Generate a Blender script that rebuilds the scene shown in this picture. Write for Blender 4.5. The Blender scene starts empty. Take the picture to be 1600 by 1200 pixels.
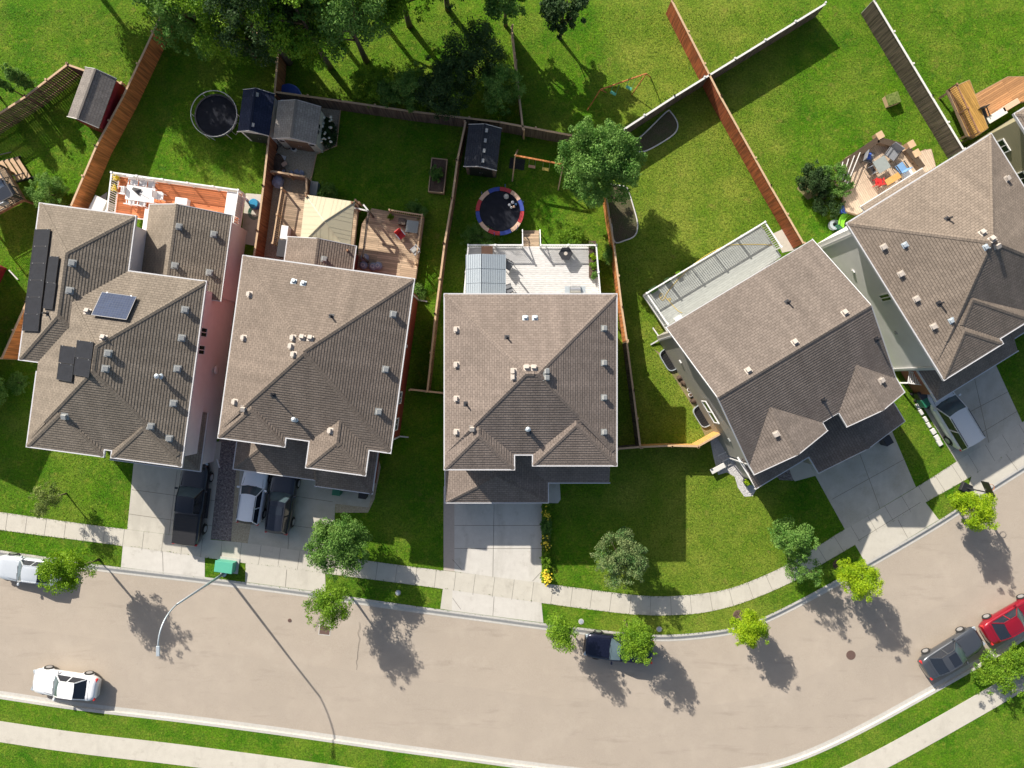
import bpy, bmesh, math, random
import numpy as np
from mathutils import Vector, Matrix

scene = bpy.context.scene
COL = scene.collection
R = math.radians
PI = math.pi

# ------------------------------------------------------------- camera, sky, sun, exposure
CAM_H = 50.0
FPX = 1081.0                      # focal length in pixels of the 1600 px wide photograph
cd = bpy.data.cameras.new("camera"); cam = bpy.data.objects.new("camera", cd); COL.objects.link(cam)
cam.location = (0, 0, CAM_H); cam.rotation_euler = (0, 0, 0)
cd.sensor_fit = 'HORIZONTAL'; cd.sensor_width = 36.0; cd.lens = 36.0 * FPX / 1600.0
cd.clip_start = 0.5; cd.clip_end = 2000
scene.camera = cam
SUN_EL = 32.0
SH = Vector((0.61, -0.79)).normalized()              # shadows fall this way on the ground
L = Vector((-SH.x * math.cos(R(SUN_EL)), -SH.y * math.cos(R(SUN_EL)), math.sin(R(SUN_EL))))
sd = bpy.data.lights.new("sun", 'SUN'); sun = bpy.data.objects.new("sun", sd); COL.objects.link(sun)
sd.energy = 5.0; sd.angle = R(0.5); sd.color = (1.0, 0.93, 0.83)
sun.rotation_euler = L.to_track_quat('Z', 'Y').to_euler(); sun.location = (-30, 40, 40)
world = bpy.data.worlds.new("World"); scene.world = world; world.use_nodes = True
wn = world.node_tree.nodes; wl = world.node_tree.links
sky = wn.new('ShaderNodeTexSky'); sky.sky_type = 'NISHITA'; sky.sun_disc = False
sky.dust_density = 3.0; sky.sun_elevation = R(SUN_EL); sky.sun_rotation = math.atan2(L.x, L.y)
wn['Background'].inputs['Strength'].default_value = 0.087
wl.new(sky.outputs[0], wn['Background'].inputs['Color'])
scene.view_settings.view_transform = 'Standard'; scene.view_settings.look = 'None'
scene.view_settings.exposure = 0.53; scene.view_settings.gamma = 1.0
scene.cycles.max_bounces = 6

# ------------------------------------------------------------- helpers
def P(px, py, z=0.0):
    k = (CAM_H - z) / FPX
    return Vector(((px - 800) * k, (600 - py) * k, z))

def lin(c):
    def f(x):
        x /= 255.0
        return x / 12.92 if x <= 0.04045 else ((x + 0.055) / 1.055) ** 2.4
    return tuple(f(x) for x in c)

class Fr:
    """a local frame: origin at a measured point, x axis turned by th degrees, y axis to the back"""
    def __init__(s, px, py, th=0.0, z=0.0, zo=0.0):
        s.o = P(px, py, z); s.o.z = zo; s.th = R(th)
        s.c, s.s = math.cos(s.th), math.sin(s.th)
    def loc(s, px, py, z=0.0):
        p = P(px, py, z) - s.o
        return (p.x * s.c + p.y * s.s, -p.x * s.s + p.y * s.c, z - s.o.z)
    def loc2(s, px, py, z=0.0):
        return s.loc(px, py, z)[:2]

class MB:
    def __init__(s): s.v = []; s.f = []; s.m = []; s.uv = []; s.hasuv = False
    def add(s, vs, fs, mi=0, uvs=None):
        b = len(s.v); s.v += [tuple(v) for v in vs]
        for k, f in enumerate(fs):
            s.f.append([b + i for i in f]); s.m.append(mi)
            if uvs: s.hasuv = True; s.uv.append(uvs[k])
            else: s.uv.append(None)
        return s
    def box(s, c, d, rz=0.0, mi=0, ry=0.0, rx=0.0, top=1.0):
        hx, hy, hz = d[0] / 2, d[1] / 2, d[2] / 2
        M = Matrix.Translation(c) @ Matrix.Rotation(rz, 4, 'Z') @ Matrix.Rotation(ry, 4, 'Y') @ Matrix.Rotation(rx, 4, 'X')
        vs = [M @ Vector((x * hx * (top if z > 0 else 1), y * hy * (top if z > 0 else 1), z * hz)) for z in (-1, 1) for y in (-1, 1) for x in (-1, 1)]
        return s.add(vs, [(0, 2, 3, 1), (4, 5, 7, 6), (0, 1, 5, 4), (2, 6, 7, 3), (0, 4, 6, 2), (1, 3, 7, 5)], mi)
    def prism(s, pts, z0, z1, mi=0):
        a = sum(pts[i][0] * pts[(i + 1) % len(pts)][1] - pts[(i + 1) % len(pts)][0] * pts[i][1] for i in range(len(pts)))
        if a < 0: pts = pts[::-1]
        n = len(pts)
        vs = [(p[0], p[1], z0) for p in pts] + [(p[0], p[1], z1) for p in pts]
        return s.add(vs, [list(range(n))[::-1], list(range(n, 2 * n))] + [(i, (i + 1) % n, n + (i + 1) % n, n + i) for i in range(n)], mi)
    def cyl(s, c, r, h, n=12, r2=None, mi=0):
        r2 = r if r2 is None else r2
        vs = [(c[0] + r * math.cos(2 * PI * i / n), c[1] + r * math.sin(2 * PI * i / n), c[2]) for i in range(n)]
        vs += [(c[0] + r2 * math.cos(2 * PI * i / n), c[1] + r2 * math.sin(2 * PI * i / n), c[2] + h) for i in range(n)]
        return s.add(vs, [list(range(n))[::-1], list(range(n, 2 * n))] + [(i, (i + 1) % n, n + (i + 1) % n, n + i) for i in range(n)], mi)
    def tube(s, path, r, n=7, mi=0, cap=True):
        path = [Vector(p) for p in path]; rs = r if isinstance(r, (list, tuple)) else [r] * len(path)
        vs = []
        for i, p in enumerate(path):
            d = (path[min(i + 1, len(path) - 1)] - path[max(i - 1, 0)]).normalized()
            a = d.cross(Vector((0, 0, 1)))
            if a.length < 0.05: a = d.cross(Vector((1, 0, 0)))
            a.normalize(); b = d.cross(a)
            vs += [p + (a * math.cos(2 * PI * k / n) + b * math.sin(2 * PI * k / n)) * rs[i] for k in range(n)]
        fs = [(i * n + k, i * n + (k + 1) % n, (i + 1) * n + (k + 1) % n, (i + 1) * n + k) for i in range(len(path) - 1) for k in range(n)]
        if cap: fs += [list(range(n))[::-1], list(range((len(path) - 1) * n, len(path) * n))]
        return s.add(vs, fs, mi)
    def bar(s, a, b, w, h, mi=0):
        a = Vector(a); b = Vector(b); d = b - a; ln = d.length
        M = Matrix.Translation((a + b) / 2) @ d.to_track_quat('X', 'Z').to_matrix().to_4x4()
        vs = [M @ Vector((x * ln / 2, y * w / 2, z * h / 2)) for z in (-1, 1) for y in (-1, 1) for x in (-1, 1)]
        return s.add(vs, [(0, 2, 3, 1), (4, 5, 7, 6), (0, 1, 5, 4), (2, 6, 7, 3), (0, 4, 6, 2), (1, 3, 7, 5)], mi)
    def ring(s, c, r0, r1, z0, z1, n=32, a0=0.0, a1=2 * PI, mi=0):
        for i in range(n):
            t0 = a0 + (a1 - a0) * i / n; t1 = a0 + (a1 - a0) * (i + 1) / n
            q = [(c[0] + r * math.cos(t), c[1] + r * math.sin(t)) for r, t in ((r0, t0), (r1, t0), (r1, t1), (r0, t1))]
            s.add([(x, y, z0) for x, y in q] + [(x, y, z1) for x, y in q], [(0, 3, 2, 1), (4, 5, 6, 7), (0, 1, 5, 4), (1, 2, 6, 5), (2, 3, 7, 6), (3, 0, 4, 7)], mi)
        return s
    def blob(s, c, r, n=10, mi=0):
        rx, ry, rz = (r, r, r) if not isinstance(r, (tuple, list)) else r
        m = n // 2; vs = []
        for i in range(m + 1):
            ph = PI * i / m
            for k in range(n): vs.append((c[0] + rx * math.sin(ph) * math.cos(2 * PI * k / n), c[1] + ry * math.sin(ph) * math.sin(2 * PI * k / n), c[2] + rz * math.cos(ph)))
        return s.add(vs, [(i * n + k, (i + 1) * n + k, (i + 1) * n + (k + 1) % n, i * n + (k + 1) % n) for i in range(m) for k in range(n)], mi)
    def build(s, name, mats, parent=None, smooth=False, bevel=0.0):
        me = bpy.data.meshes.new(name); me.from_pydata(s.v, [], s.f)
        mats = mats if isinstance(mats, (list, tuple)) else [mats]
        for m in mats: me.materials.append(m)
        me.polygons.foreach_set('material_index', s.m)
        if smooth: me.polygons.foreach_set('use_smooth', [True] * len(s.f))
        if s.hasuv:
            ul = me.uv_layers.new(name='UVMap'); dat = []
            for f, u in zip(s.f, s.uv):
                dat += (u if u else [(0.0, 0.0)] * len(f))
            ul.data.foreach_set('uv', [x for p in dat for x in p])
        me.update()
        o = bpy.data.objects.new(name, me); COL.objects.link(o)
        if parent: o.parent = parent
        if bevel:
            b = o.modifiers.new('bevel', 'BEVEL'); b.width = bevel; b.segments = 2; b.limit_method = 'ANGLE'
        return o

def tag(o, label=None, cat=None, group=None, kind=None):
    if label: o['label'] = label
    if cat: o['category'] = cat
    if group: o['group'] = group
    if kind: o['kind'] = kind
    return o
def thing(name, label, cat, loc=(0, 0, 0), rz=0.0, group=None):
    o = bpy.data.objects.new(name, None); COL.objects.link(o); o.empty_display_size = 0.2
    o.location = loc; o.rotation_euler = (0, 0, rz)
    return tag(o, label, cat, group)
def thingF(name, label, cat, fr, group=None): return thing(name, label, cat, fr.o, fr.th, group)
def dup(root, loc=None, rz=None, label=None):
    r = root.copy(); COL.objects.link(r)
    if loc is not None: r.location = loc
    if rz is not None: r.rotation_euler = (0, 0, rz)
    if label: r['label'] = label
    for ch in list(root.children):
        c = ch.copy(); COL.objects.link(c); c.parent = r
        for g in ch.children:
            d = g.copy(); COL.objects.link(d); d.parent = c
    return r

# ------------------------------------------------------------- materials
def nmat(name):
    m = bpy.data.materials.new(name); m.use_nodes = True
    nt = m.node_tree; return m, nt, nt.nodes, nt.links, nt.nodes['Principled BSDF']
def flat(name, c, rough=0.6, metal=0.0, coat=0.0, spec=0.5, var=0.12, scale=6.0, bump=0.0):
    m, nt, N, K, b = nmat(name)
    tc = N.new('ShaderNodeTexCoord'); nz = N.new('ShaderNodeTexNoise'); nz.inputs['Scale'].default_value = scale; nz.inputs['Detail'].default_value = 5
    K.new(tc.outputs['Object'], nz.inputs['Vector'])
    mx = N.new('ShaderNodeMix'); mx.data_type = 'RGBA'
    mx.inputs['A'].default_value = (*[x * (1 - var) for x in c], 1); mx.inputs['B'].default_value = (*[min(1, x * (1 + var)) for x in c], 1)
    K.new(nz.outputs['Fac'], mx.inputs['Factor']); K.new(mx.outputs['Result'], b.inputs['Base Color'])
    b.inputs['Roughness'].default_value = rough; b.inputs['Metallic'].default_value = metal; b.inputs['Coat Weight'].default_value = coat
    b.inputs['Specular IOR Level'].default_value = spec
    if bump:
        bp = N.new('ShaderNodeBump'); bp.inputs['Distance'].default_value = bump; K.new(nz.outputs['Fac'], bp.inputs['Height']); K.new(bp.outputs['Normal'], b.inputs['Normal'])
    return m
def layered(name, cols, scales, rough=0.9, bump=0.01, bscale=30.0, spec=0.3, ramp=None, vor=False):
    """cols: list of colours; successive noises of falling size mix them"""
    m, nt, N, K, b = nmat(name)
    tc = N.new('ShaderNodeTexCoord'); cur = None
    for i, sc in enumerate(scales):
        nz = N.new('ShaderNodeTexNoise'); nz.inputs['Scale'].default_value = sc; nz.inputs['Detail'].default_value = 4; nz.inputs['Roughness'].default_value = 0.6
        K.new(tc.outputs['Object'], nz.inputs['Vector'])
        mr = N.new('ShaderNodeMapRange'); mr.inputs['From Min'].default_value = 0.36; mr.inputs['From Max'].default_value = 0.64
        K.new(nz.outputs['Fac'], mr.inputs['Value'])
        mx = N.new('ShaderNodeMix'); mx.data_type = 'RGBA'
        if cur is None: mx.inputs['A'].default_value = (*cols[0], 1)
        else: K.new(cur, mx.inputs['A'])
        mx.inputs['B'].default_value = (*cols[i + 1], 1)
        if cur is None: K.new(mr.outputs['Result'], mx.inputs['Factor'])
        else:
            mm = N.new('ShaderNodeMath'); mm.operation = 'MULTIPLY'; mm.inputs[1].default_value = 0.6; K.new(mr.outputs['Result'], mm.inputs[0]); K.new(mm.outputs[0], mx.inputs['Factor'])
        cur = mx.outputs['Result']
    K.new(cur, b.inputs['Base Color']); b.inputs['Roughness'].default_value = rough; b.inputs['Specular IOR Level'].default_value = spec
    if bump:
        if vor:
            nz = N.new('ShaderNodeTexVoronoi'); nz.inputs['Scale'].default_value = bscale; out = nz.outputs['Distance']
        else:
            nz = N.new('ShaderNodeTexNoise'); nz.inputs['Scale'].default_value = bscale; nz.inputs['Detail'].default_value = 3; out = nz.outputs['Fac']
        K.new(tc.outputs['Object'], nz.inputs['Vector'])
        bp = N.new('ShaderNodeBump'); bp.inputs['Distance'].default_value = bump; bp.inputs['Strength'].default_value = 1.0
        K.new(out, bp.inputs['Height']); K.new(bp.outputs['Normal'], b.inputs['Normal'])
    return m
def stain(m, sc, lo, amount, tint, stretch=(1, 1, 1)):
    nt = m.node_tree; N = nt.nodes; K = nt.links; b = N['Principled BSDF']; src = b.inputs['Base Color'].links[0].from_socket
    tc = N.new('ShaderNodeTexCoord'); mp = N.new('ShaderNodeMapping'); mp.inputs['Scale'].default_value = stretch; mp.inputs['Location'].default_value = (sc * 7, sc * 3, 0); K.new(tc.outputs['Object'], mp.inputs['Vector'])
    nz = N.new('ShaderNodeTexNoise'); nz.inputs['Scale'].default_value = sc; nz.inputs['Detail'].default_value = 7; nz.inputs['Roughness'].default_value = 0.65; K.new(mp.outputs[0], nz.inputs['Vector'])
    mr = N.new('ShaderNodeMapRange'); mr.inputs['From Min'].default_value = lo; mr.inputs['From Max'].default_value = lo + .12; mr.inputs['To Max'].default_value = amount; K.new(nz.outputs['Fac'], mr.inputs['Value'])
    mx = N.new('ShaderNodeMix'); mx.data_type = 'RGBA'; K.new(mr.outputs[0], mx.inputs['Factor']); K.new(src, mx.inputs['A']); mx.inputs['B'].default_value = (*tint, 1); K.new(mx.outputs['Result'], b.inputs['Base Color'])
    return m
def shingle(name, c, row=0.17):
    m, nt, N, K, b = nmat(name)
    uv = N.new('ShaderNodeUVMap'); sep = N.new('ShaderNodeSeparateXYZ'); K.new(uv.outputs[0], sep.inputs[0])
    br = N.new('ShaderNodeTexBrick'); br.inputs['Scale'].default_value = 1.0; br.inputs['Brick Width'].default_value = 0.30; br.inputs['Row Height'].default_value = row
    br.inputs['Mortar Size'].default_value = 0.012; br.inputs['Mortar Smooth'].default_value = 0.3; br.inputs['Bias'].default_value = -0.1
    br.inputs['Color1'].default_value = (*[x * 0.90 for x in c], 1); br.inputs['Color2'].default_value = (*[x * 1.10 for x in c], 1); br.inputs['Mortar'].default_value = (*[x * 0.62 for x in c], 1)
    K.new(uv.outputs[0], br.inputs['Vector'])
    nz = N.new('ShaderNodeTexNoise'); nz.inputs['Scale'].default_value = 9.0; nz.inputs['Detail'].default_value = 6; nz.inputs['Roughness'].default_value = 0.7; K.new(uv.outputs[0], nz.inputs['Vector'])
    nz2 = N.new('ShaderNodeTexNoise'); nz2.inputs['Scale'].default_value = 0.6; nz2.inputs['Detail'].default_value = 4; K.new(uv.outputs[0], nz2.inputs['Vector'])
    mr = N.new('ShaderNodeMapRange'); mr.inputs['From Min'].default_value = 0.3; mr.inputs['From Max'].default_value = 0.7; mr.inputs['To Min'].default_value = 0.80; mr.inputs['To Max'].default_value = 1.20; K.new(nz.outputs['Fac'], mr.inputs['Value'])
    mr2 = N.new('ShaderNodeMapRange'); mr2.inputs['From Min'].default_value = 0.3; mr2.inputs['From Max'].default_value = 0.7; mr2.inputs['To Min'].default_value = 0.86; mr2.inputs['To Max'].default_value = 1.14; K.new(nz2.outputs['Fac'], mr2.inputs['Value'])
    sm = N.new('ShaderNodeMapping'); sm.inputs['Scale'].default_value = (2.2, .35, 1); K.new(uv.outputs[0], sm.inputs['Vector']); K.new(sm.outputs[0], nz2.inputs['Vector'])
    mu = N.new('ShaderNodeMath'); mu.operation = 'MULTIPLY'; K.new(mr.outputs[0], mu.inputs[0]); K.new(mr2.outputs[0], mu.inputs[1])
    vm = N.new('ShaderNodeVectorMath'); vm.operation = 'SCALE'; K.new(br.outputs['Color'], vm.inputs[0]); K.new(mu.outputs[0], vm.inputs['Scale'])
    K.new(vm.outputs[0], b.inputs['Base Color'])
    bp = N.new('ShaderNodeBump'); bp.inputs['Distance'].default_value = 0.008; bp.invert = True; K.new(br.outputs['Fac'], bp.inputs['Height']); K.new(bp.outputs['Normal'], b.inputs['Normal'])
    b.inputs['Roughness'].default_value = 0.92; b.inputs['Specular IOR Level'].default_value = 0.2
    return m
def boards(name, c, w=0.14, ln=3.6, gap=0.012, rough=0.75, var=0.22, gapc=0.25, bump=0.006, rot=False, z=False):
    """boards that run along local x (or y when rot, or upright when z)"""
    m, nt, N, K, b = nmat(name)
    tc = N.new('ShaderNodeTexCoord'); mp = N.new('ShaderNodeMapping'); K.new(tc.outputs['Object'], mp.inputs['Vector'])
    if rot: mp.inputs['Rotation'].default_value = (0, 0, PI / 2)
    if z: mp.inputs['Rotation'].default_value = (PI / 2, 0, 0)
    br = N.new('ShaderNodeTexBrick'); br.inputs['Scale'].default_value = 1.0; br.inputs['Brick Width'].default_value = ln; br.inputs['Row Height'].default_value = w
    br.inputs['Mortar Size'].default_value = gap / 2; br.inputs['Mortar Smooth'].default_value = 0.1
    br.inputs['Color1'].default_value = (*[x * (1 - var) for x in c], 1); br.inputs['Color2'].default_value = (*[min(1, x * (1 + var)) for x in c], 1); br.inputs['Mortar'].default_value = (*[x * gapc for x in c], 1)
    K.new(mp.outputs[0], br.inputs['Vector'])
    st = N.new('ShaderNodeMapping'); st.inputs['Scale'].default_value = (1.5, 14, 14); K.new(mp.outputs[0], st.inputs['Vector'])
    nz = N.new('ShaderNodeTexNoise'); nz.inputs['Scale'].default_value = 2.0; nz.inputs['Detail'].default_value = 5; K.new(st.outputs[0], nz.inputs['Vector'])
    mr = N.new('ShaderNodeMapRange'); mr.inputs['From Min'].default_value = 0.3; mr.inputs['From Max'].default_value = 0.7; mr.inputs['To Min'].default_value = 0.8; mr.inputs['To Max'].default_value = 1.15; K.new(nz.outputs['Fac'], mr.inputs['Value'])
    vm = N.new('ShaderNodeVectorMath'); vm.operation = 'SCALE'; K.new(br.outputs['Color'], vm.inputs[0]); K.new(mr.outputs[0], vm.inputs['Scale'])
    K.new(vm.outputs[0], b.inputs['Base Color'])
    bp = N.new('ShaderNodeBump'); bp.inputs['Distance'].default_value = bump; bp.invert = True; K.new(br.outputs['Fac'], bp.inputs['Height']); K.new(bp.outputs['Normal'], b.inputs['Normal'])
    b.inputs['Roughness'].default_value = rough; b.inputs['Specular IOR Level'].default_value = 0.3
    return m
def siding(name, c, w=0.15, rough=0.6):
    """horizontal lap siding, courses by height"""
    m, nt, N, K, b = nmat(name)
    tc = N.new('ShaderNodeTexCoord'); sep = N.new('ShaderNodeSeparateXYZ'); K.new(tc.outputs['Object'], sep.inputs[0])
    d = N.new('ShaderNodeMath'); d.operation = 'DIVIDE'; d.inputs[1].default_value = w; K.new(sep.outputs['Z'], d.inputs[0])
    fr = N.new('ShaderNodeMath'); fr.operation = 'FRACT'; K.new(d.outputs[0], fr.inputs[0])
    ng = N.new('ShaderNodeMath'); ng.operation = 'SUBTRACT'; ng.inputs[0].default_value = 1.0; K.new(fr.outputs[0], ng.inputs[1])
    bp = N.new('ShaderNodeBump'); bp.inputs['Distance'].default_value = 0.012; K.new(ng.outputs[0], bp.inputs['Height']); K.new(bp.outputs['Normal'], b.inputs['Normal'])
    nz = N.new('ShaderNodeTexNoise'); nz.inputs['Scale'].default_value = 1.2; nz.inputs['Detail'].default_value = 6; K.new(tc.outputs['Object'], nz.inputs['Vector'])
    mx = N.new('ShaderNodeMix'); mx.data_type = 'RGBA'; mx.inputs['A'].default_value = (*[x * .88 for x in c], 1); mx.inputs['B'].default_value = (*[min(1, x * 1.1) for x in c], 1)
    K.new(nz.outputs['Fac'], mx.inputs['Factor']); K.new(mx.outputs['Result'], b.inputs['Base Color'])
    b.inputs['Roughness'].default_value = rough
    return m
def leafmat(name, c1, c2, trans=0.3):
    m, nt, N, K, b = nmat(name)
    tc = N.new('ShaderNodeTexCoord'); nz = N.new('ShaderNodeTexNoise'); nz.inputs['Scale'].default_value = 9.0; nz.inputs['Detail'].default_value = 2; K.new(tc.outputs['Object'], nz.inputs['Vector'])
    n2 = N.new('ShaderNodeTexNoise'); n2.inputs['Scale'].default_value = 1.3; K.new(tc.outputs['Object'], n2.inputs['Vector'])
    ad = N.new('ShaderNodeMath'); ad.operation = 'ADD'; K.new(nz.outputs['Fac'], ad.inputs[0]); K.new(n2.outputs['Fac'], ad.inputs[1])
    mr = N.new('ShaderNodeMapRange'); mr.inputs['From Min'].default_value = 0.75; mr.inputs['From Max'].default_value = 1.25; K.new(ad.outputs[0], mr.inputs['Value'])
    mx = N.new('ShaderNodeMix'); mx.data_type = 'RGBA'; mx.inputs['A'].default_value = (*c1, 1); mx.inputs['B'].default_value = (*c2, 1)
    K.new(mr.outputs[0], mx.inputs['Factor']); K.new(mx.outputs['Result'], b.inputs['Base Color'])
    b.inputs['Roughness'].default_value = 0.6; b.inputs['Specular IOR Level'].default_value = 0.25
    tr = N.new('ShaderNodeBsdfTranslucent'); K.new(mx.outputs['Result'], tr.inputs['Color'])
    ms = N.new('ShaderNodeMixShader'); ms.inputs[0].default_value = trans; K.new(b.outputs[0], ms.inputs[1]); K.new(tr.outputs[0], ms.inputs[2])
    K.new(ms.outputs[0], N['Material Output'].inputs['Surface'])
    return m

def grassmat():
    m, nt, N, K, b = nmat('grass')
    tc = N.new('ShaderNodeTexCoord')
    def noise(sc, det=4, rough=0.6, lo=0.36, hi=0.64, tmin=0.0, tmax=1.0, rot=None):
        src = tc.outputs['Object']
        if rot:
            mp = N.new('ShaderNodeMapping'); mp.inputs['Scale'].default_value = rot; K.new(src, mp.inputs['Vector']); src = mp.outputs[0]
        nz = N.new('ShaderNodeTexNoise'); nz.inputs['Scale'].default_value = sc; nz.inputs['Detail'].default_value = det; nz.inputs['Roughness'].default_value = rough; K.new(src, nz.inputs['Vector'])
        mr = N.new('ShaderNodeMapRange'); mr.inputs['From Min'].default_value = lo; mr.inputs['From Max'].default_value = hi; mr.inputs['To Min'].default_value = tmin; mr.inputs['To Max'].default_value = tmax
        K.new(nz.outputs['Fac'], mr.inputs['Value']); return mr.outputs[0]
    def mix(f, a, bb):
        mx = N.new('ShaderNodeMix'); mx.data_type = 'RGBA'
        K.new(f, mx.inputs['Factor'])
        for k, s in (('A', a), ('B', bb)):
            if isinstance(s, tuple): mx.inputs[k].default_value = (*s, 1)
            else: K.new(s, mx.inputs[k])
        return mx.outputs['Result']
    lush = mix(noise(0.5), (0.052, 0.168, 0.005), (0.101, 0.230, 0.008))
    dry = mix(noise(0.45), (0.147, 0.237, 0.020), (0.245, 0.299, 0.041))
    # which lots have drier turf: those from the third fence to the fourth, and the boulevard
    sep = N.new('ShaderNodeSeparateXYZ'); K.new(tc.outputs['Object'], sep.inputs[0])
    r1 = N.new('ShaderNodeMapRange'); r1.inputs['From Min'].default_value = 5.5; r1.inputs['From Max'].default_value = 9.0; K.new(sep.outputs['X'], r1.inputs['Value'])
    r2 = N.new('ShaderNodeMapRange'); r2.inputs['From Min'].default_value = 21.0; r2.inputs['From Max'].default_value = 16.0; K.new(sep.outputs['X'], r2.inputs['Value'])
    r3 = N.new('ShaderNodeMath'); r3.operation = 'MULTIPLY'; K.new(r1.outputs[0], r3.inputs[0]); K.new(r2.outputs[0], r3.inputs[1])
    r4 = N.new('ShaderNodeMath'); r4.operation = 'MULTIPLY_ADD'; r4.inputs[1].default_value = 0.68; K.new(r3.outputs[0], r4.inputs[0])
    K.new(noise(0.30, 6, 0.65, 0.42, 0.68, 0.0, 0.75), r4.inputs[2])
    col = mix(r4.outputs[0], lush, dry)
    col = mix(noise(2.2, 5, 0.65, 0.52, 0.72, 0, 0.75), col, (0.242, 0.282, 0.035))
    col = mix(noise(3.4, 5, 0.7, 0.5, 0.7, 0, 0.6), col, (0.047, 0.121, 0.008))
    col = mix(noise(0.8, 6, 0.7, 0.60, 0.72, 0, 0.6), col, (0.26, 0.205, 0.06))
    col = mix(noise(1.2, 6, 0.7, 0.58, 0.70, 0, 0.5, (1.3, 1, 1)), col, (0.05, 0.14, 0.02))
    vm = N.new('ShaderNodeVectorMath'); vm.operation = 'SCALE'; K.new(col, vm.inputs[0]); K.new(noise(8.0, 8, 0.85, 0.38, 0.62, 0.42, 1.5), vm.inputs['Scale'])
    K.new(vm.outputs[0], b.inputs['Base Color']); b.inputs['Roughness'].default_value = 0.95; b.inputs['Specular IOR Level'].default_value = 0.12
    bp = N.new('ShaderNodeBump'); bp.inputs['Distance'].default_value = 0.12; K.new(noise(9.0, 6, 0.85, 0, 1), bp.inputs['Height']); K.new(bp.outputs['Normal'], b.inputs['Normal'])
    return m

M = {}
M['grass'] = grassmat()
M['asphalt'] = layered('asphalt', [(0.36, 0.305, 0.245), (0.41, 0.35, 0.285), (0.34, 0.29, 0.235), (0.44, 0.385, 0.32)], [0.12, 0.8, 22.0], 0.9, 0.006, 60)
M['concrete'] = layered('concrete', [(0.50, 0.47, 0.40), (0.55, 0.52, 0.445), (0.45, 0.42, 0.355), (0.57, 0.54, 0.475)], [0.25, 1.7, 30.0], 0.85, 0.003, 60)
M['concrete_white'] = layered('concrete_white', [(0.53, 0.51, 0.46), (0.59, 0.565, 0.515), (0.49, 0.465, 0.42), (0.60, 0.575, 0.53)], [0.3, 2.1, 25.0], 0.85, 0.003, 60)
M['concrete_stained'] = layered('concrete_stained', [(0.43, 0.42, 0.37), (0.54, 0.515, 0.445), (0.33, 0.30, 0.23), (0.52, 0.495, 0.43)], [0.35, 0.8, 20.0], 0.85, 0.003, 60)
stain(M['asphalt'], 0.9, .57, .35, (0.25, 0.21, 0.17), (.25, 1.3, 1)); stain(M['asphalt'], 3.0, .66, .5, (0.19, 0.16, 0.135)); stain(M['asphalt'], 0.35, .55, .3, (0.47, 0.41, 0.34))
for k in ('concrete', 'concrete_white', 'concrete_stained'): stain(M[k], 1.1, .58, .35, (0.28, 0.25, 0.20)); stain(M[k], 0.5, .52, .28, (0.30, 0.28, 0.24), (1.0, .3, 1)); stain(M[k], 4.0, .66, .6, (0.20, 0.17, 0.13))
M['kerb'] = layered('kerb', [(0.47, 0.46, 0.42), (0.53, 0.51, 0.47), (0.41, 0.40, 0.37)], [0.5, 6.0], 0.85, 0.003, 50)
M['joint'] = flat('joint', (0.16, 0.145, 0.12), 0.95)
M['gravel_dark'] = layered('gravel_dark', [(0.15, 0.125, 0.12), (0.42, 0.36, 0.34), (0.07, 0.06, 0.06)], [7.0, 12.0], 0.9, 0.06, 9.0, vor=True)
M['gravel_tan'] = layered('gravel_tan', [(0.40, 0.34, 0.24), (0.58, 0.51, 0.38), (0.24, 0.20, 0.14)], [9.0, 16.0], 0.9, 0.03, 14.0, vor=True)
M['gravel_white'] = layered('gravel_white', [(0.55, 0.53, 0.52), (0.68, 0.66, 0.65), (0.36, 0.35, 0.36)], [6.0, 16.0], 0.9, 0.04, 16.0, vor=True)
M['mulch'] = layered('mulch', [(0.10, 0.065, 0.045), (0.17, 0.12, 0.085), (0.05, 0.035, 0.028)], [3.0, 15.0], 0.95, 0.05, 14.0)
M['bed_soil'] = layered('bed_soil', [(0.095, 0.075, 0.045), (0.060, 0.085, 0.025), (0.14, 0.115, 0.075)], [1.2, 12.0], 0.95, 0.05, 14.0)
M['soil_grass'] = layered('soil_grass', [(0.22, 0.17, 0.09), (0.12, 0.14, 0.04), (0.30, 0.24, 0.14)], [2.0, 14.0], 0.95, 0.03, 14.0)
M['roof1'] = shingle('shingle_brown_grey', (0.235, 0.199, 0.159))
M['roof2'] = shingle('shingle_brown', (0.224, 0.183, 0.150))
M['roof3'] = shingle('shingle_taupe', (0.235, 0.193, 0.165))
M['roof4'] = shingle('shingle_mauve', (0.209, 0.175, 0.150))
M['roof5'] = shingle('shingle_tan', (0.235, 0.193, 0.156))
M['roof_black'] = shingle('shingle_black', (0.045, 0.05, 0.062))
M['roof_grey'] = shingle('shingle_grey', (0.22, 0.20, 0.185))
M['gutter'] = flat('gutter_white', (0.58, 0.58, 0.59), 0.45, var=0.06)
M['white'] = flat('white_aluminium', (0.78, 0.78, 0.78), 0.45, var=0.04)
M['windscreen'] = flat('windscreen_sky_glass', (0.07, 0.105, 0.12), 0.12, spec=0.9, var=0.5, scale=1.5)  # pale teal base colour paints the sky's reflection into the glass
M['vinyl'] = flat('white_vinyl', (0.80, 0.80, 0.79), 0.4, var=0.03)
M['offwhite'] = flat('off_white', (0.66, 0.65, 0.62), 0.6, var=0.06)
M['pink'] = flat('pink_stucco', (0.84, 0.78, 0.775), 0.9, var=0.08, scale=2.0, bump=0.003)
M['red_siding'] = siding('red_siding', (0.25, 0.045, 0.03))
M['taupe_siding'] = siding('taupe_siding', (0.36, 0.34, 0.30))
M['grey_siding'] = siding('grey_siding', (0.76, 0.75, 0.73))
M['olive_siding'] = siding('olive_siding', (0.27, 0.25, 0.16))
M['beige_siding'] = siding('beige_siding', (0.52, 0.50, 0.42))
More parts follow.
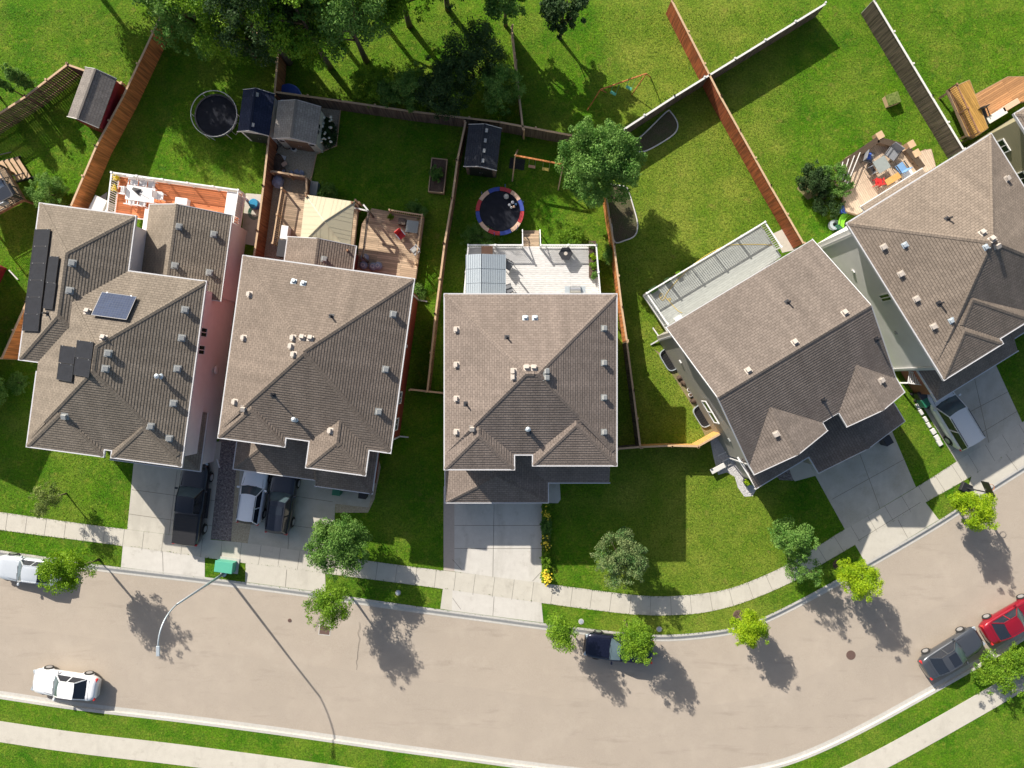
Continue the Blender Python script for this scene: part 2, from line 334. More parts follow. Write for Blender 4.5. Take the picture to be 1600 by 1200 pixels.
M['brown_siding'] = siding('brown_red_siding', (0.36, 0.13, 0.085))
M['barn_red'] = siding('barn_red', (0.20, 0.012, 0.022))
M['glass'] = flat('window_glass', (0.02, 0.025, 0.035), 0.08, spec=0.8, var=0.02)
def fmat(name, c, var=0.4):
    m = flat(name, c, 0.8, var=var, scale=1.0); N = m.node_tree.nodes; K = m.node_tree.links
    mp = N.new('ShaderNodeMapping'); mp.inputs['Scale'].default_value = (9, 9, 0.5)
    nz = [n for n in N if n.type == 'TEX_NOISE'][0]; tc = [n for n in N if n.type == 'TEX_COORD'][0]
    K.new(tc.outputs['Object'], mp.inputs['Vector']); K.new(mp.outputs[0], nz.inputs['Vector'])
    mx = [n for n in N if n.type == 'MIX'][0]; mr = N.new('ShaderNodeMapRange'); mr.inputs['From Min'].default_value = 0.35; mr.inputs['From Max'].default_value = 0.65
    K.new(nz.outputs['Fac'], mr.inputs['Value']); K.new(mr.outputs[0], mx.inputs['Factor']); return m
M['grass_blade'] = leafmat('grass_blade', (0.05, 0.13, 0.008), (0.17, 0.25, 0.02), 0.35)
M['fence_orange'] = fmat('fence_wood_orange', (0.46, 0.17, 0.05))
M['fence_rust'] = fmat('fence_wood_rust', (0.30, 0.115, 0.05))
M['fence_red'] = fmat('fence_wood_red', (0.36, 0.095, 0.035))
M['fence_dark'] = fmat('fence_wood_weathered', (0.115, 0.088, 0.068), .5)
M['fence_brown'] = fmat('fence_wood_brown', (0.24, 0.125, 0.07))
M['rail_wood'] = flat('rail_wood_pale', (0.52, 0.36, 0.22), 0.8, var=0.2, scale=4.0)
M['timber_new'] = flat('timber_new', (0.60, 0.33, 0.10), 0.75, var=0.2, scale=4.0)
M['deck_orange'] = boards('deck_boards_orange', (0.62, 0.21, 0.085), 0.14)
M['deck_white'] = boards('deck_boards_white', (0.64, 0.63, 0.62), 0.14, var=0.05, gapc=0.55)
M['deck_grey'] = boards('deck_boards_grey', (0.38, 0.40, 0.38), 0.15, var=0.05, gapc=0.7)
M['deck_wood'] = boards('deck_boards_wood', (0.50, 0.37, 0.25), 0.14)
M['deck_tan'] = boards('deck_boards_tan', (0.54, 0.42, 0.31), 0.14, var=0.1, rot=True)
M['deck_old'] = boards('deck_boards_old', (0.40, 0.23, 0.06), 0.14, rot=True)
M['wood_side'] = boards('wood_side', (0.30, 0.21, 0.14), 0.14, z=True)
M['metal_blue'] = flat('metal_roof_blue_grey', (0.36, 0.41, 0.45), 0.45, 0.2, var=0.05)
M['metal_tan'] = flat('metal_roof_tan', (0.50, 0.45, 0.31), 0.5, 0.0, var=0.04)
M['black'] = flat('black_plastic', (0.018, 0.018, 0.02), 0.5)
M['dark'] = flat('dark_metal', (0.05, 0.05, 0.055), 0.4, 0.3)
M['rubber'] = flat('rubber', (0.02, 0.02, 0.02), 0.85)
M['steel'] = flat('steel', (0.55, 0.56, 0.58), 0.35, 0.7, var=0.05)
M['galv'] = flat('galvanised', (0.50, 0.56, 0.60), 0.45, 0.4, var=0.08)
M['vent'] = flat('vent_plastic', (0.47, 0.42, 0.37), 0.7, var=0.08)
M['vent_grey'] = flat('vent_grey', (0.36, 0.37, 0.36), 0.7, var=0.08)
M['solar'] = None
M['trunk'] = flat('bark', (0.14, 0.10, 0.07), 0.9, var=0.3, scale=8.0, bump=0.01)
M['green_box'] = flat('green_paint', (0.10, 0.42, 0.29), 0.45, var=0.04)
M['green_bin'] = flat('green_bin', (0.02, 0.16, 0.09), 0.5)
M['red'] = flat('red_plastic', (0.62, 0.03, 0.03), 0.5)
M['blue'] = flat('blue_plastic', (0.04, 0.10, 0.45), 0.5)
M['blue_teal'] = flat('blue_water_lid', (0.03, 0.25, 0.45), 0.3)
M['blue_cloth'] = flat('blue_cloth', (0.16, 0.30, 0.50), 0.9)
M['grey_cloth'] = flat('grey_cloth', (0.20, 0.21, 0.23), 0.9, var=0.15)
M['grey_blue'] = flat('grey_blue_cover', (0.27, 0.30, 0.40), 0.8, var=0.25, scale=5)
M['table_grey'] = flat('table_grey', (0.26, 0.29, 0.28), 0.5, var=0.12)
M['tan_cloth'] = flat('tan_vinyl', (0.62, 0.42, 0.30), 0.7, var=0.1)
M['navy_roof'] = shingle('shingle_navy', (0.035, 0.045, 0.085))
M['mat'] = flat('trampoline_mat', (0.016, 0.018, 0.026), 0.9, var=0.6, scale=2.0, spec=.2)
M['terracotta'] = flat('terracotta', (0.50, 0.28, 0.18), 0.8)
M['brick_red'] = flat('red_paving', (0.26, 0.09, 0.06), 0.85, var=0.25, scale=5)
M['yellow'] = flat('yellow_hose', (0.75, 0.55, 0.12), 0.5)
M['iron'] = flat('cast_iron', (0.13, 0.08, 0.065), 0.7, var=0.25, scale=20)
M['flower_white'] = flat('petals_white', (0.80, 0.80, 0.66), 0.8)
M['flower_yellow'] = flat('petals_yellow', (0.80, 0.62, 0.04), 0.8)
M['lf_green'] = leafmat('leaf_green', (0.065, 0.19, 0.025), (0.24, 0.40, 0.09), .35)
M['lf_mid'] = leafmat('leaf_mid', (0.08, 0.21, 0.012), (0.27, 0.43, 0.03), .35)
M['lf_bright'] = leafmat('leaf_bright', (0.11, 0.25, 0.01), (0.27, 0.43, 0.015), 0.4)
M['lf_yellow'] = leafmat('leaf_yellow', (0.19, 0.36, 0.01), (0.46, 0.60, 0.02), 0.4)
M['lf_dark'] = leafmat('leaf_dark', (0.025, 0.065, 0.02), (0.07, 0.13, 0.035))
M['lf_olive'] = leafmat('leaf_olive', (0.10, 0.17, 0.03), (0.32, 0.38, 0.11), .35)
M['lf_bronze'] = leafmat('leaf_bronze', (0.07, 0.18, 0.045), (0.29, 0.34, 0.14))
def solarmat(name, c, line):
    m, nt, N, K, b = nmat(name)
    tc = N.new('ShaderNodeTexCoord'); br = N.new('ShaderNodeTexBrick'); br.offset = 0.0; br.inputs['Scale'].default_value = 1.0
    br.inputs['Brick Width'].default_value = 0.16; br.inputs['Row Height'].default_value = 0.16; br.inputs['Mortar Size'].default_value = 0.006
    br.inputs['Color1'].default_value = (*c, 1); br.inputs['Color2'].default_value = (*[x * 1.25 for x in c], 1); br.inputs['Mortar'].default_value = (*line, 1)
    K.new(tc.outputs['Object'], br.inputs['Vector']); K.new(br.outputs['Color'], b.inputs['Base Color'])
    b.inputs['Roughness'].default_value = 0.65; b.inputs['Specular IOR Level'].default_value = 0.15
    return m
M['solar'] = solarmat('solar_black', (0.022, 0.024, 0.03), (0.03, 0.032, 0.038))
M['solar_blue'] = solarmat('solar_blue', (0.036, 0.052, 0.10), (0.09, 0.11, 0.15))
def paint(name, c, metal=0.5, rough=0.32):
    return flat(name, c, rough, metal, 0.8, var=0.03)
# ------------------------------------------------------------- ground, road, pavements
def smooth_line(pts, n=6):
    out = []
    p = [Vector((a[0], a[1])) for a in pts]; p = [p[0] * 2 - p[1]] + p + [p[-1] * 2 - p[-2]]
    for i in range(1, len(p) - 2):
        for k in range(n):
            t = k / n; a, b, c, d = p[i - 1:i + 3]
            out.append(0.5 * ((2 * b) + (c - a) * t + (2 * a - 5 * b + 4 * c - d) * t * t + (3 * b - a - 3 * c + d) * t ** 3))
    out.append(p[-2]); return out
def G(px, py): p = P(px, py); return Vector((p.x, p.y))
def offset_line(line, d):
    out = []
    for i, p in enumerate(line):
        t = (line[min(i + 1, len(line) - 1)] - line[max(i - 1, 0)]).normalized(); out.append(p + Vector((t.y, -t.x)) * d)
    return out
def ribbon(name, prof, line, mat, kind='structure', parent=None):
    """prof: list of (offset to the right of travel, z)"""
    lines = [offset_line(line, o) for o, z in prof]; mb = MB(); n = len(line)
    vs = [(l[i].x, l[i].y, prof[j][1]) for j, l in enumerate(lines) for i in range(n)]
    mb.add(vs, [(j * n + i, (j + 1) * n + i, (j + 1) * n + i + 1, j * n + i + 1) for j in range(len(prof) - 1) for i in range(n - 1)])
    o = mb.build(name, mat, parent)
    if kind and not parent: o['kind'] = kind
    return o
KPX = [(-900, 740), (-400, 803), (0, 860), (150, 882), (320, 902), (480, 923), (640, 946), (760, 962), (849, 974), (960, 987), (1020, 992), (1080, 990), (1146, 981), (1188, 967), (1248, 938), (1314, 902), (1400, 853), (1472, 810), (1530, 772), (1600, 727), (1900, 540), (2400, 220)]
KERB = smooth_line([G(*p) for p in KPX], 5)
ROADW = 10.6
FAR = offset_line(KERB, ROADW)
# near lawn sheet (houses' side), cut along the kerb; the far side the same
def sheet(name, pts, z, mat, kind='structure', parent=None, th=None):
    bm = bmesh.new(); vs = [bm.verts.new((p[0], p[1], z)) for p in pts]
    f = bm.faces.new(vs); f.normal_update()
    if f.normal.z < 0: f.normal_flip()
    if th:
        r = bmesh.ops.extrude_face_region(bm, geom=[f]); 
        for v in [e for e in r['geom'] if isinstance(e, bmesh.types.BMVert)]: v.co.z += th
        bm.normal_update()
        bmesh.ops.recalc_face_normals(bm, faces=bm.faces)
    bmesh.ops.triangulate(bm, faces=[f for f in bm.faces if len(f.verts) > 4])
    me = bpy.data.meshes.new(name); bm.to_mesh(me); bm.free(); me.materials.append(mat)
    o = bpy.data.objects.new(name, me); COL.objects.link(o)
    if parent: o.parent = parent
    elif kind: o['kind'] = kind
    return o
HARD = []
def pxsheet(name, pts, z, mat, **k):
    HARD.append([G(*p) for p in pts]); return sheet(name, [G(*p) for p in pts], z, mat, **k)
sheet('ground', [(-300, 300)] + [(p.x, p.y) for p in [Vector((-300, KERB[0].y))] + KERB + [Vector((300, KERB[-1].y))]] + [(300, 300)], 0.0, M['grass'])
sheet('ground', [(-300, -300)] + [(p.x, p.y) for p in [Vector((-300, FAR[0].y))] + FAR + [Vector((300, FAR[-1].y))]] + [(300, -300)], 0.0, M['grass'])
ribbon('kerb', [(-0.02, 0.012), (0.13, 0.012), (0.18, -0.01), (0.33, -0.095), (0.38, -0.112), (0.50, -0.108)], KERB, M['kerb'])
ribbon('kerb', [(ROADW - 0.50, -0.115), (ROADW - 0.22, -0.105), (ROADW - 0.20, -0.02), (ROADW - 0.17, 0.012), (ROADW + 0.02, 0.012)], KERB, M['kerb'])
ribbon('road', [(0.49, -0.12), (ROADW * 0.5, -0.04), (ROADW - 0.49, -0.12)], KERB, M['asphalt'])
ribbon('pavement', [(ROADW + 1.6, 0.0), (ROADW + 1.6, 0.02), (ROADW + 3.1, 0.02), (ROADW + 3.1, 0.0)], KERB, M['concrete'])
T1 = [(-900, 675), (-300, 758), (0, 800), (120, 817), (198, 827), (320, 842), (388, 849), (472, 861), (568, 875), (656, 887), (740, 897), (846, 911), (960, 926), (1010, 931), (1056, 931), (1120, 924), (1170, 909), (1228, 883), (1280, 852), (1320, 827), (1432, 761), (1506, 714), (1600, 658), (1900, 470)]
B1 = [(-900, 704), (-300, 787), (0, 828), (100, 841), (192, 853), (320, 871), (384, 880), (508, 896), (640, 913), (692, 920), (846, 942), (960, 957), (1010, 961), (1050, 961), (1100, 957), (1160, 942), (1234, 911), (1280, 884), (1336, 851), (1446, 785), (1480, 766), (1540, 731), (1600, 694), (1900, 505)]
tl = smooth_line([G(*p) for p in T1], 5); bl = smooth_line([G(*p) for p in B1], 5)
sheet('pavement', tl + bl[::-1], 0.012, M['concrete']); HARD.append(tl + bl[::-1])
def joints(name, segs, w=0.025, z=0.016):
    mb = MB()
    for a, b in segs:
        a = Vector((a[0], a[1])); b = Vector((b[0], b[1])); t = (b - a).normalized(); n = Vector((-t.y, t.x)) * w / 2
        mb.add([(a.x - n.x, a.y - n.y, z), (b.x - n.x, b.y - n.y, z), (b.x + n.x, b.y + n.y, z), (a.x + n.x, a.y + n.y, z)], [(0, 1, 2, 3)])
    return tag(mb.build(name, M['joint']), kind='structure')
segs = []; acc = 0.0
for p0, p1 in zip(tl, tl[1:]):
    ln = (p1 - p0).length
    while acc < ln:
        a = p0.lerp(p1, acc / ln); t = (p1 - p0).normalized()
        if abs(a.x) < 45: segs.append((a, a + Vector((t.y, -t.x)) * (1.36 + 0.12 * (abs(a.x) < 4))))
        acc += 1.42
    acc -= ln
joints('pavement_joint', segs, 0.022, 0.017)

# driveways and aprons
pxsheet('driveway', [(212, 690), (346, 690), (329, 843), (199, 827)], 0.008, M['concrete'])
pxsheet('driveway_apron', [(192, 853), (320, 871), (320, 902), (189, 886)], 0.008, M['concrete_white'])
pxsheet('driveway', [(376, 715), (585, 745), (576, 793), (524, 787), (520, 868), (387, 849), (396, 800), (372, 780)], 0.008, M['concrete_stained'])
pxsheet('driveway_apron', [(384, 880), (508, 896), (509, 926), (383, 909)], 0.008, M['concrete'])
pxsheet('driveway_strip', [(693, 760), (710, 760), (710, 893), (693, 891)], 0.008, flat('concrete_brown', (0.46, 0.395, 0.34), 0.85))
pxsheet('driveway', [(710, 760), (847, 760), (846, 911), (710, 893)], 0.008, M['concrete_white'])
pxsheet('doorstep', [(840, 745), (874, 745), (876, 780), (872, 786), (840, 786)], 0.03, M['concrete_white'])
pxsheet('driveway_apron', [(692, 920), (707, 922), (706, 954), (688, 951)], 0.008, M['concrete'])
pxsheet('driveway_apron', [(707, 922), (846, 942), (849, 973), (706, 954)], 0.008, M['concrete_white'])
pxsheet('driveway', [(1250, 700), (1375, 630), (1431, 761), (1320, 827)], 0.008, M['concrete_stained'])
pxsheet('driveway_apron', [(1336, 851), (1446, 785), (1467, 812), (1353, 881)], 0.008, M['concrete'])
pxsheet('footpath', [(1215, 720), (1255, 698), (1279, 742), (1242, 752)], 0.006, M['concrete'])
pxsheet('driveway', [(1405, 575), (1542, 540), (1597, 660), (1495, 722)], 0.008, M['concrete_stained'])
pxsheet('driveway_apron', [(1518, 744), (1600, 694), (1700, 632), (1700, 663), (1600, 727), (1520, 779), (1505, 789)], 0.008, M['concrete'])
def J(*s, w=0.025): return [(G(*a), G(*b)) for a, b in s]
joints('driveway_joint', J(((206, 765), (341, 783)), ((202, 803), (335, 822)), ((277, 735), (264, 836)), ((254, 861), (255, 893)), ((455, 775), (450, 858)), ((385, 812), (520, 829)), ((448, 890), (446, 917)), ((393, 765), (520, 784)),
    ((772, 788), (770, 902)), ((710, 821), (847, 821)), ((710, 857), (847, 857)), ((772, 932), (770, 963)), ((707, 874), (722, 891)), ((832, 908), (846, 893)), ((707, 934), (720, 952)),
    ((1340, 700), (1375, 795)), ((1300, 780), (1412, 718)), ((1403, 812), (1418, 840)), ((1520, 580), (1545, 692)), ((1465, 670), (1575, 612)), ((1485, 705), (1590, 642)), ((1572, 710), (1590, 735)), ((1438, 785), (1340, 845))), 0.028, 0.0155)
# planting and gravel
pxsheet('gravel', [(345, 670), (372, 690), (361, 846), (328, 842), (338, 716)], 0.006, M['gravel_dark'])
pxsheet('gravel', [(371, 690), (400, 690), (397, 800), (388, 849), (361, 846)], 0.004, M['gravel_tan'])
pxsheet('gravel', [(576, 793), (524, 787), (524, 801), (575, 801), (585, 780), (595, 730), (588, 700)], 0.004, M['gravel_tan'])
pxsheet('gravel', [(432, 150), (533, 166), (526, 228), (495, 241), (486, 282), (480, 330), (455, 420), (395, 420), (417, 240)], 0.006, M['gravel_tan'])
pxsheet('gravel', [(1118, 668), (1135, 690), (1165, 725), (1183, 762), (1176, 775), (1163, 776), (1153, 762), (1148, 745), (1136, 738), (1122, 742), (1115, 715), (1110, 690)], 0.006, M['gravel_white'])
pxsheet('gravel', [(1210, 740), (1232, 730), (1240, 751), (1218, 750)], 0.010, M['gravel_dark'])
pxsheet('side_bed', [(1021, 545), (1045, 560), (1135, 690), (1105, 690), (1082, 635), (1060, 600), (1030, 555)], 0.004, M['soil_grass'])
pxsheet('mulch_patch', [(1245, 295), (1255, 275), (1275, 275), (1290, 300), (1262, 312)], 0.004, M['soil_grass'])
pxsheet('paving_slab', [(1208, 365), (1227, 356), (1245, 390), (1222, 395)], 0.02, M['concrete'])
pxsheet('paving_slab', [(384, 302), (412, 304), (404, 385), (376, 380)], 0.012, M['concrete'])
pxsheet('paving_slab', [(168, 300), (158, 360), (120, 345), (140, 318)], 0.012, M['concrete_white'])

def bedding(name, label, pts, fill, edge, ew=0.10, eh=0.12):
    HARD.append([G(*p) for p in pts])
    """a planting bed with a raised edging, closed or open"""
    c = sum((G(*p) for p in pts), Vector((0, 0))) / len(pts)
    t = thing(name, label, 'garden bed', (c.x, c.y, 0))
    loc = [(G(*p) - c) for p in pts]
    sheet('soil', loc, 0.02, fill, parent=t)
    mb = MB(); ln = smooth_line(loc, 4)
    mb.tube([(p.x, p.y, eh * 0.5) for p in ln], ew * 0.5, 6); mb.build('edging', edge, t, smooth=True)
    return t
bedding('garden_bed', 'round-ended mulch bed with pale edging against the weathered back fence', [(980, 227), (1003, 212), (1040, 176), (1048, 176), (1058, 192), (1056, 206), (1042, 218), (1012, 235), (996, 238)], M['bed_soil'], M['offwhite'])
bedding('garden_bed', 'round-ended mulch bed with pale edging beside the big leafy tree and the orange fence', [(950, 288), (976, 292), (982, 300), (990, 325), (996, 350), (992, 368), (976, 376), (960, 378), (955, 350)], M['bed_soil'], M['offwhite'])
# things set in the road
def disc(name, label, cat, px, py, r, mat, z=-0.05, sq=None):
    p = P(px, py); t = thing(name, label, cat, (p.x, p.y, z))
    if sq:
        mb = MB().box((0, 0, 0), (sq[0], sq[1], 0.03), R(-7)); mb.build('frame', M['kerb'], t)
        g = MB()
        for k in range(7): g.box((-sq[0] * .38 + k * sq[0] * .127, 0, 0.018), (0.03, sq[1] * 0.8, 0.01), R(-7))
        g.box((0, 0, 0.012), (sq[0] * 0.86, sq[1] * 0.84, 0.012), R(-7)); g.build('grate', mat, t)
    else:
        MB().ring((0, 0), r * 0.86, r, -0.02, 0.015, 28).build('frame', mat, t)
        mb = MB().cyl((0, 0, -0.02), r * 0.85, 0.03, 28)
        for k in range(-2, 3): mb.box((k * r * 0.3, 0, 0.012), (0.03, r * 1.1, 0.008))
        mb.build('cover', mat, t)
disc('manhole_cover', 'round rusty manhole cover in the road at the right', 'manhole cover', 1330, 1024, 0.34, M['iron'])
disc('storm_drain', 'rectangular storm drain grate in the road below the leafy street tree', 'drain', 507, 985, 0.4, M['iron'], -0.085, (0.85, 0.75))
disc('valve_cover', 'small round valve cover in the road right of the street lamp', 'valve cover', 452, 970, 0.13, M['iron'], -0.075)
for px, py, lb in ((622, 926, 'small pale round valve lid in the boulevard grass below the second house'), (908, 971, 'flat pale green box lid in the boulevard above the navy car'), (1030, 983, 'small pale round lid in the boulevard between navy car and yellow tree')):
    p = P(px, py); t = thing('valve_box', lb, 'valve box', (p.x, p.y, 0)); MB().cyl((0, 0, 0), 0.2, 0.03, 14).build('collar', M['kerb'], t); MB().cyl((0, 0, 0.028), 0.14, 0.02, 12).build('lid', M['galv'], t)
# cracks sealed with tar
mb = MB()
random.seed(3)
for a, b in (((562, 972), (556, 1046)), ((492, 985), (497, 962))):
    n = 14; pts = [G(a[0] + (b[0] - a[0]) * i / n + random.uniform(-2, 2), a[1] + (b[1] - a[1]) * i / n + random.uniform(-1.5, 1.5)) for i in range(n + 1)]
    for p, q in zip(pts, pts[1:]):
        t = (q - p).normalized(); nn = Vector((-t.y, t.x)) * 0.012
        zz = -0.035
        mb.add([(p.x - nn.x, p.y - nn.y, zz), (q.x - nn.x, q.y - nn.y, zz), (q.x + nn.x, q.y + nn.y, zz), (p.x + nn.x, p.y + nn.y, zz)], [(0, 1, 2, 3)])
tag(mb.build('road_crack', M['joint']), kind='structure')

# ------------------------------------------------------------- houses
EPS = 1e-7
def clip(poly, f):
    a, b, c = f; out = []; n = len(poly)
    for i in range(n):
        p, q = poly[i], poly[(i + 1) % n]; dp = a * p[0] + b * p[1] + c; dq = a * q[0] + b * q[1] + c
        if dp >= -1e-9: out.append(p)
        if (dp > 1e-9 and dq < -1e-9) or (dp < -1e-9 and dq > 1e-9):
            t = dp / (dp - dq); out.append((p[0] + t * (q[0] - p[0]), p[1] + t * (q[1] - p[1])))
    return out
def area(p): return abs(sum(p[i][0] * p[(i + 1) % len(p)][1] - p[(i + 1) % len(p)][0] * p[i][1] for i in range(len(p)))) / 2 if len(p) > 2 else 0
def sides(b):
    u0, u1, v0, v1 = b['r']; s = b['s']; out = []
    if s[0]: out.append(('L', (s[0], 0, -s[0] * u0)))
    if s[1]: out.append(('R', (-s[1], 0, s[1] * u1)))
    if s[2]: out.append(('B', (0, s[2], -s[2] * v0)))
    if s[3]: out.append(('F', (0, -s[3], s[3] * v1)))
    return out
def rectf(b):
    u0, u1, v0, v1 = b['r']; return [(1, 0, -u0), (-1, 0, u1), (0, 1, -v0), (0, -1, v1)]
def sub(f, g): return (f[0] - g[0], f[1] - g[1], f[2] - g[2])
def roof_eval(blocks, u, v):
    best = (-1, None)
    for b in blocks:
        u0, u1, v0, v1 = b['r']
        if u0 - 1e-6 <= u <= u1 + 1e-6 and v0 - 1e-6 <= v <= v1 + 1e-6:
            h, k = min((f[0] * u + f[1] * v + f[2], (nm, round(f[2], 3))) for nm, f in sides(b))
            if h > best[0] + 1e-6: best = (h, k)
    return best
def roof_pieces(blocks):
    res = []
    for i, b in enumerate(blocks):
        u0, u1, v0, v1 = b['r']; S = sides(b)
        for nm, f in S:
            poly = [(u0, v0), (u1, v0), (u1, v1), (u0, v1)]
            for nk, g in S:
                if nk != nm: poly = clip(poly, sub(g, f))
            if area(poly) < 1e-4: continue
            pcs = [poly]
            for k, b2 in enumerate(blocks):
                if k == i: continue
                hs = rectf(b2); skip = False
                for nk, g in sides(b2):
                    d = sub(g, f)
                    if abs(d[0]) < 1e-6 and abs(d[1]) < 1e-6 and abs(d[2]) < 1e-6:
                        if k < i: continue
                        skip = True
                    hs.append(d)
                if skip: continue
                nxt = []
                for p in pcs:
                    cur = p
                    for h in hs:
                        o = clip(cur, (-h[0], -h[1], -h[2]))
                        if area(o) > 1e-4: nxt.append(o)
                        cur = clip(cur, h)
                        if area(cur) < 1e-4: break
                pcs = nxt
            for p in pcs: res.append((nm, f, p))
    return res
LAP = 0.018
def make_roof(blocks, ze, mat, parent, name='roof', caps=True):
    """local coordinates: x = u, y = -v"""
    pcs = roof_pieces(blocks); mb = MB(); cap = MB()
    for nm, f, p in pcs:
        sl = math.sqrt(1 + f[0] ** 2 + f[1] ** 2); sp = abs(f[0]) + abs(f[1]); rz = 7.3 * (ord(nm) % 5); n = len(p)
        hs = [f[0] * u + f[1] * v + f[2] for u, v in p]; row = 0.17; dh = row * sp / sl
        for k in range(int(min(hs) / dh - 1e-4), int(max(hs) / dh) + 1):
            q = clip(clip(p, (f[0], f[1], f[2] - k * dh)), (-f[0], -f[1], -f[2] + (k + 1) * dh))
            if area(q) < 1e-5: continue
            hq = [f[0] * u + f[1] * v + f[2] for u, v in q]; m = len(q)
            lift = [LAP * (1 - (h / dh - k)) for h in hq]
            vs = [(u, -v, ze + h + l) for (u, v), h, l in zip(q, hq, lift)]
            if nm in 'LR': uv = [(v + rz, h / sp * sl) for (u, v), h in zip(q, hq)]
            else: uv = [(u + rz, h / sp * sl) for (u, v), h in zip(q, hq)]
            ar = sum(q[i][0] * q[(i + 1) % m][1] - q[(i + 1) % m][0] * q[i][1] for i in range(m)); idx = list(range(m))
            if ar > 0: idx = idx[::-1]
            mb.add(vs, [idx], 0, [[(uv[i][0], uv[i][1] * 0.999 + 0.0001) for i in idx]])
            for i in range(m):
                j = (i + 1) % m
                if abs(hq[i] - k * dh) < 1e-5 and abs(hq[j] - k * dh) < 1e-5:
                    mb.add([vs[i], vs[j], (vs[j][0], vs[j][1], vs[j][2] - LAP - .003), (vs[i][0], vs[i][1], vs[i][2] - LAP - .003)], [(0, 1, 2, 3)], 0, [[uv[i], uv[j], uv[j], uv[i]]])
        if caps:
            for i in range(n):
                a0, b0 = p[i], p[(i + 1) % n]; dx, dy = b0[0] - a0[0], b0[1] - a0[1]; ln = math.hypot(dx, dy)
                if ln < 0.25: continue
                cx = sum(q[0] for q in p) / n; cy = sum(q[1] for q in p) / n; nx, ny = -dy / ln, dx / ln
                if (cx - a0[0]) * nx + (cy - a0[1]) * ny > 0: nx, ny = -nx, -ny
                ns = max(1, int(ln / 0.3)); run = None; runs = []
                for k in range(ns):
                    m = (a0[0] + dx * (k + .5) / ns, a0[1] + dy * (k + .5) / ns)
                    h0, _ = roof_eval(blocks, *m); h1, k1 = roof_eval(blocks, m[0] + nx * 0.15, m[1] + ny * 0.15); h2, k2 = roof_eval(blocks, m[0] - nx * 0.15, m[1] - ny * 0.15)
                    ok = not (h1 < 0 or h2 < 0 or k1 == k2 or (k1 and k2 and k1 > k2)) and h1 + h2 - 2 * h0 < -0.02
                    if ok and run is None: run = (k, (h1 - h0) / 0.15, (h2 - h0) / 0.15)
                    if run and (not ok or k == ns - 1): runs.append((run[0], k if not ok else ns, run[1], run[2])); run = None
                for k0, k1_, g1, g2 in runs:
                    a = (a0[0] + dx * k0 / ns, a0[1] + dy * k0 / ns); b = (a0[0] + dx * k1_ / ns, a0[1] + dy * k1_ / ns)
                    w = 0.14; A = Vector((a[0], -a[1], ze + f[0] * a[0] + f[1] * a[1] + f[2] + 0.035)); B = Vector((b[0], -b[1], ze + f[0] * b[0] + f[1] * b[1] + f[2] + 0.035))
                    o = Vector((nx, -ny, 0)) * w; s1 = g1 * w; s2 = g2 * w
                    vs = [A, B, B + o + Vector((0, 0, s1 - .002)), A + o + Vector((0, 0, s1 - .002)), A - o + Vector((0, 0, s2 - .002)), B - o + Vector((0, 0, s2 - .002))]
                    vs += [v - Vector((0, 0, 0.03)) for v in vs]
                    lz = (B - A).length
                    cap.add(vs, [(0, 3, 2, 1), (0, 1, 5, 4), (3, 9, 8, 2), (4, 5, 11, 10), (1, 2, 8, 7, 11, 5), (0, 4, 10, 6, 9, 3)], 0,
                            [[(0, 0), (.14, 0), (.14, lz), (0, lz)], [(0.3, 0), (0.3, lz), (.44, lz), (.44, 0)], [(0, 0)] * 4, [(0, 0)] * 4, [(0, 0)] * 6, [(0, 0)] * 6])
    o = mb.build(name, mat, parent)
    if caps and cap.f: cap.build('ridge_cap', mat, o)
    return o
def snap(pts):
    n = len(pts); hor = [abs(pts[(i + 1) % n][0] - pts[i][0]) > abs(pts[(i + 1) % n][1] - pts[i][1]) for i in range(n)]
    out = []
    for i in range(n):
        e0, e1 = (i - 1) % n, i
        eh, ev = (e0, e1) if hor[e0] else (e1, e0)
        v = (pts[eh][1] + pts[(eh + 1) % n][1]) / 2; u = (pts[ev][0] + pts[(ev + 1) % n][0]) / 2
        out.append((u, v))
    return out
def inset(pts, d):
    n = len(pts); ar = sum(pts[i][0] * pts[(i + 1) % n][1] - pts[(i + 1) % n][0] * pts[i][1] for i in range(n)); sg = 1 if ar > 0 else -1
    out = []
    for i in range(n):
        p0, p1, p2 = Vector(pts[i - 1]), Vector(pts[i]), Vector(pts[(i + 1) % n])
        a = (p1 - p0).normalized(); b = (p2 - p1).normalized(); na = Vector((-a.y, a.x)) * sg; nb = Vector((-b.y, b.x)) * sg
        out.append(tuple(p1 + (na + nb) * d))
    return out
def flipv(pts): return [(u, -v) for u, v in pts]
def ring_strip(mb, pts, d, z0, z1):
    """band of width d outside the outline pts (u, v), between z0 and z1"""
    a = flipv(pts); b = flipv(inset(pts, -d)); n = len(a)
    vs = [(x, y, z1) for x, y in a] + [(x, y, z1) for x, y in b] + [(x, y, z0) for x, y in b] + [(x, y, z0) for x, y in a]
    for i in range(n):
        j = (i + 1) % n
        mb.add([vs[i], vs[j], vs[n + j], vs[n + i], vs[2 * n + i], vs[2 * n + j], vs[3 * n + i], vs[3 * n + j]], [(0, 1, 2, 3), (3, 2, 5, 4), (4, 5, 7, 6), (0, 6, 7, 1)])

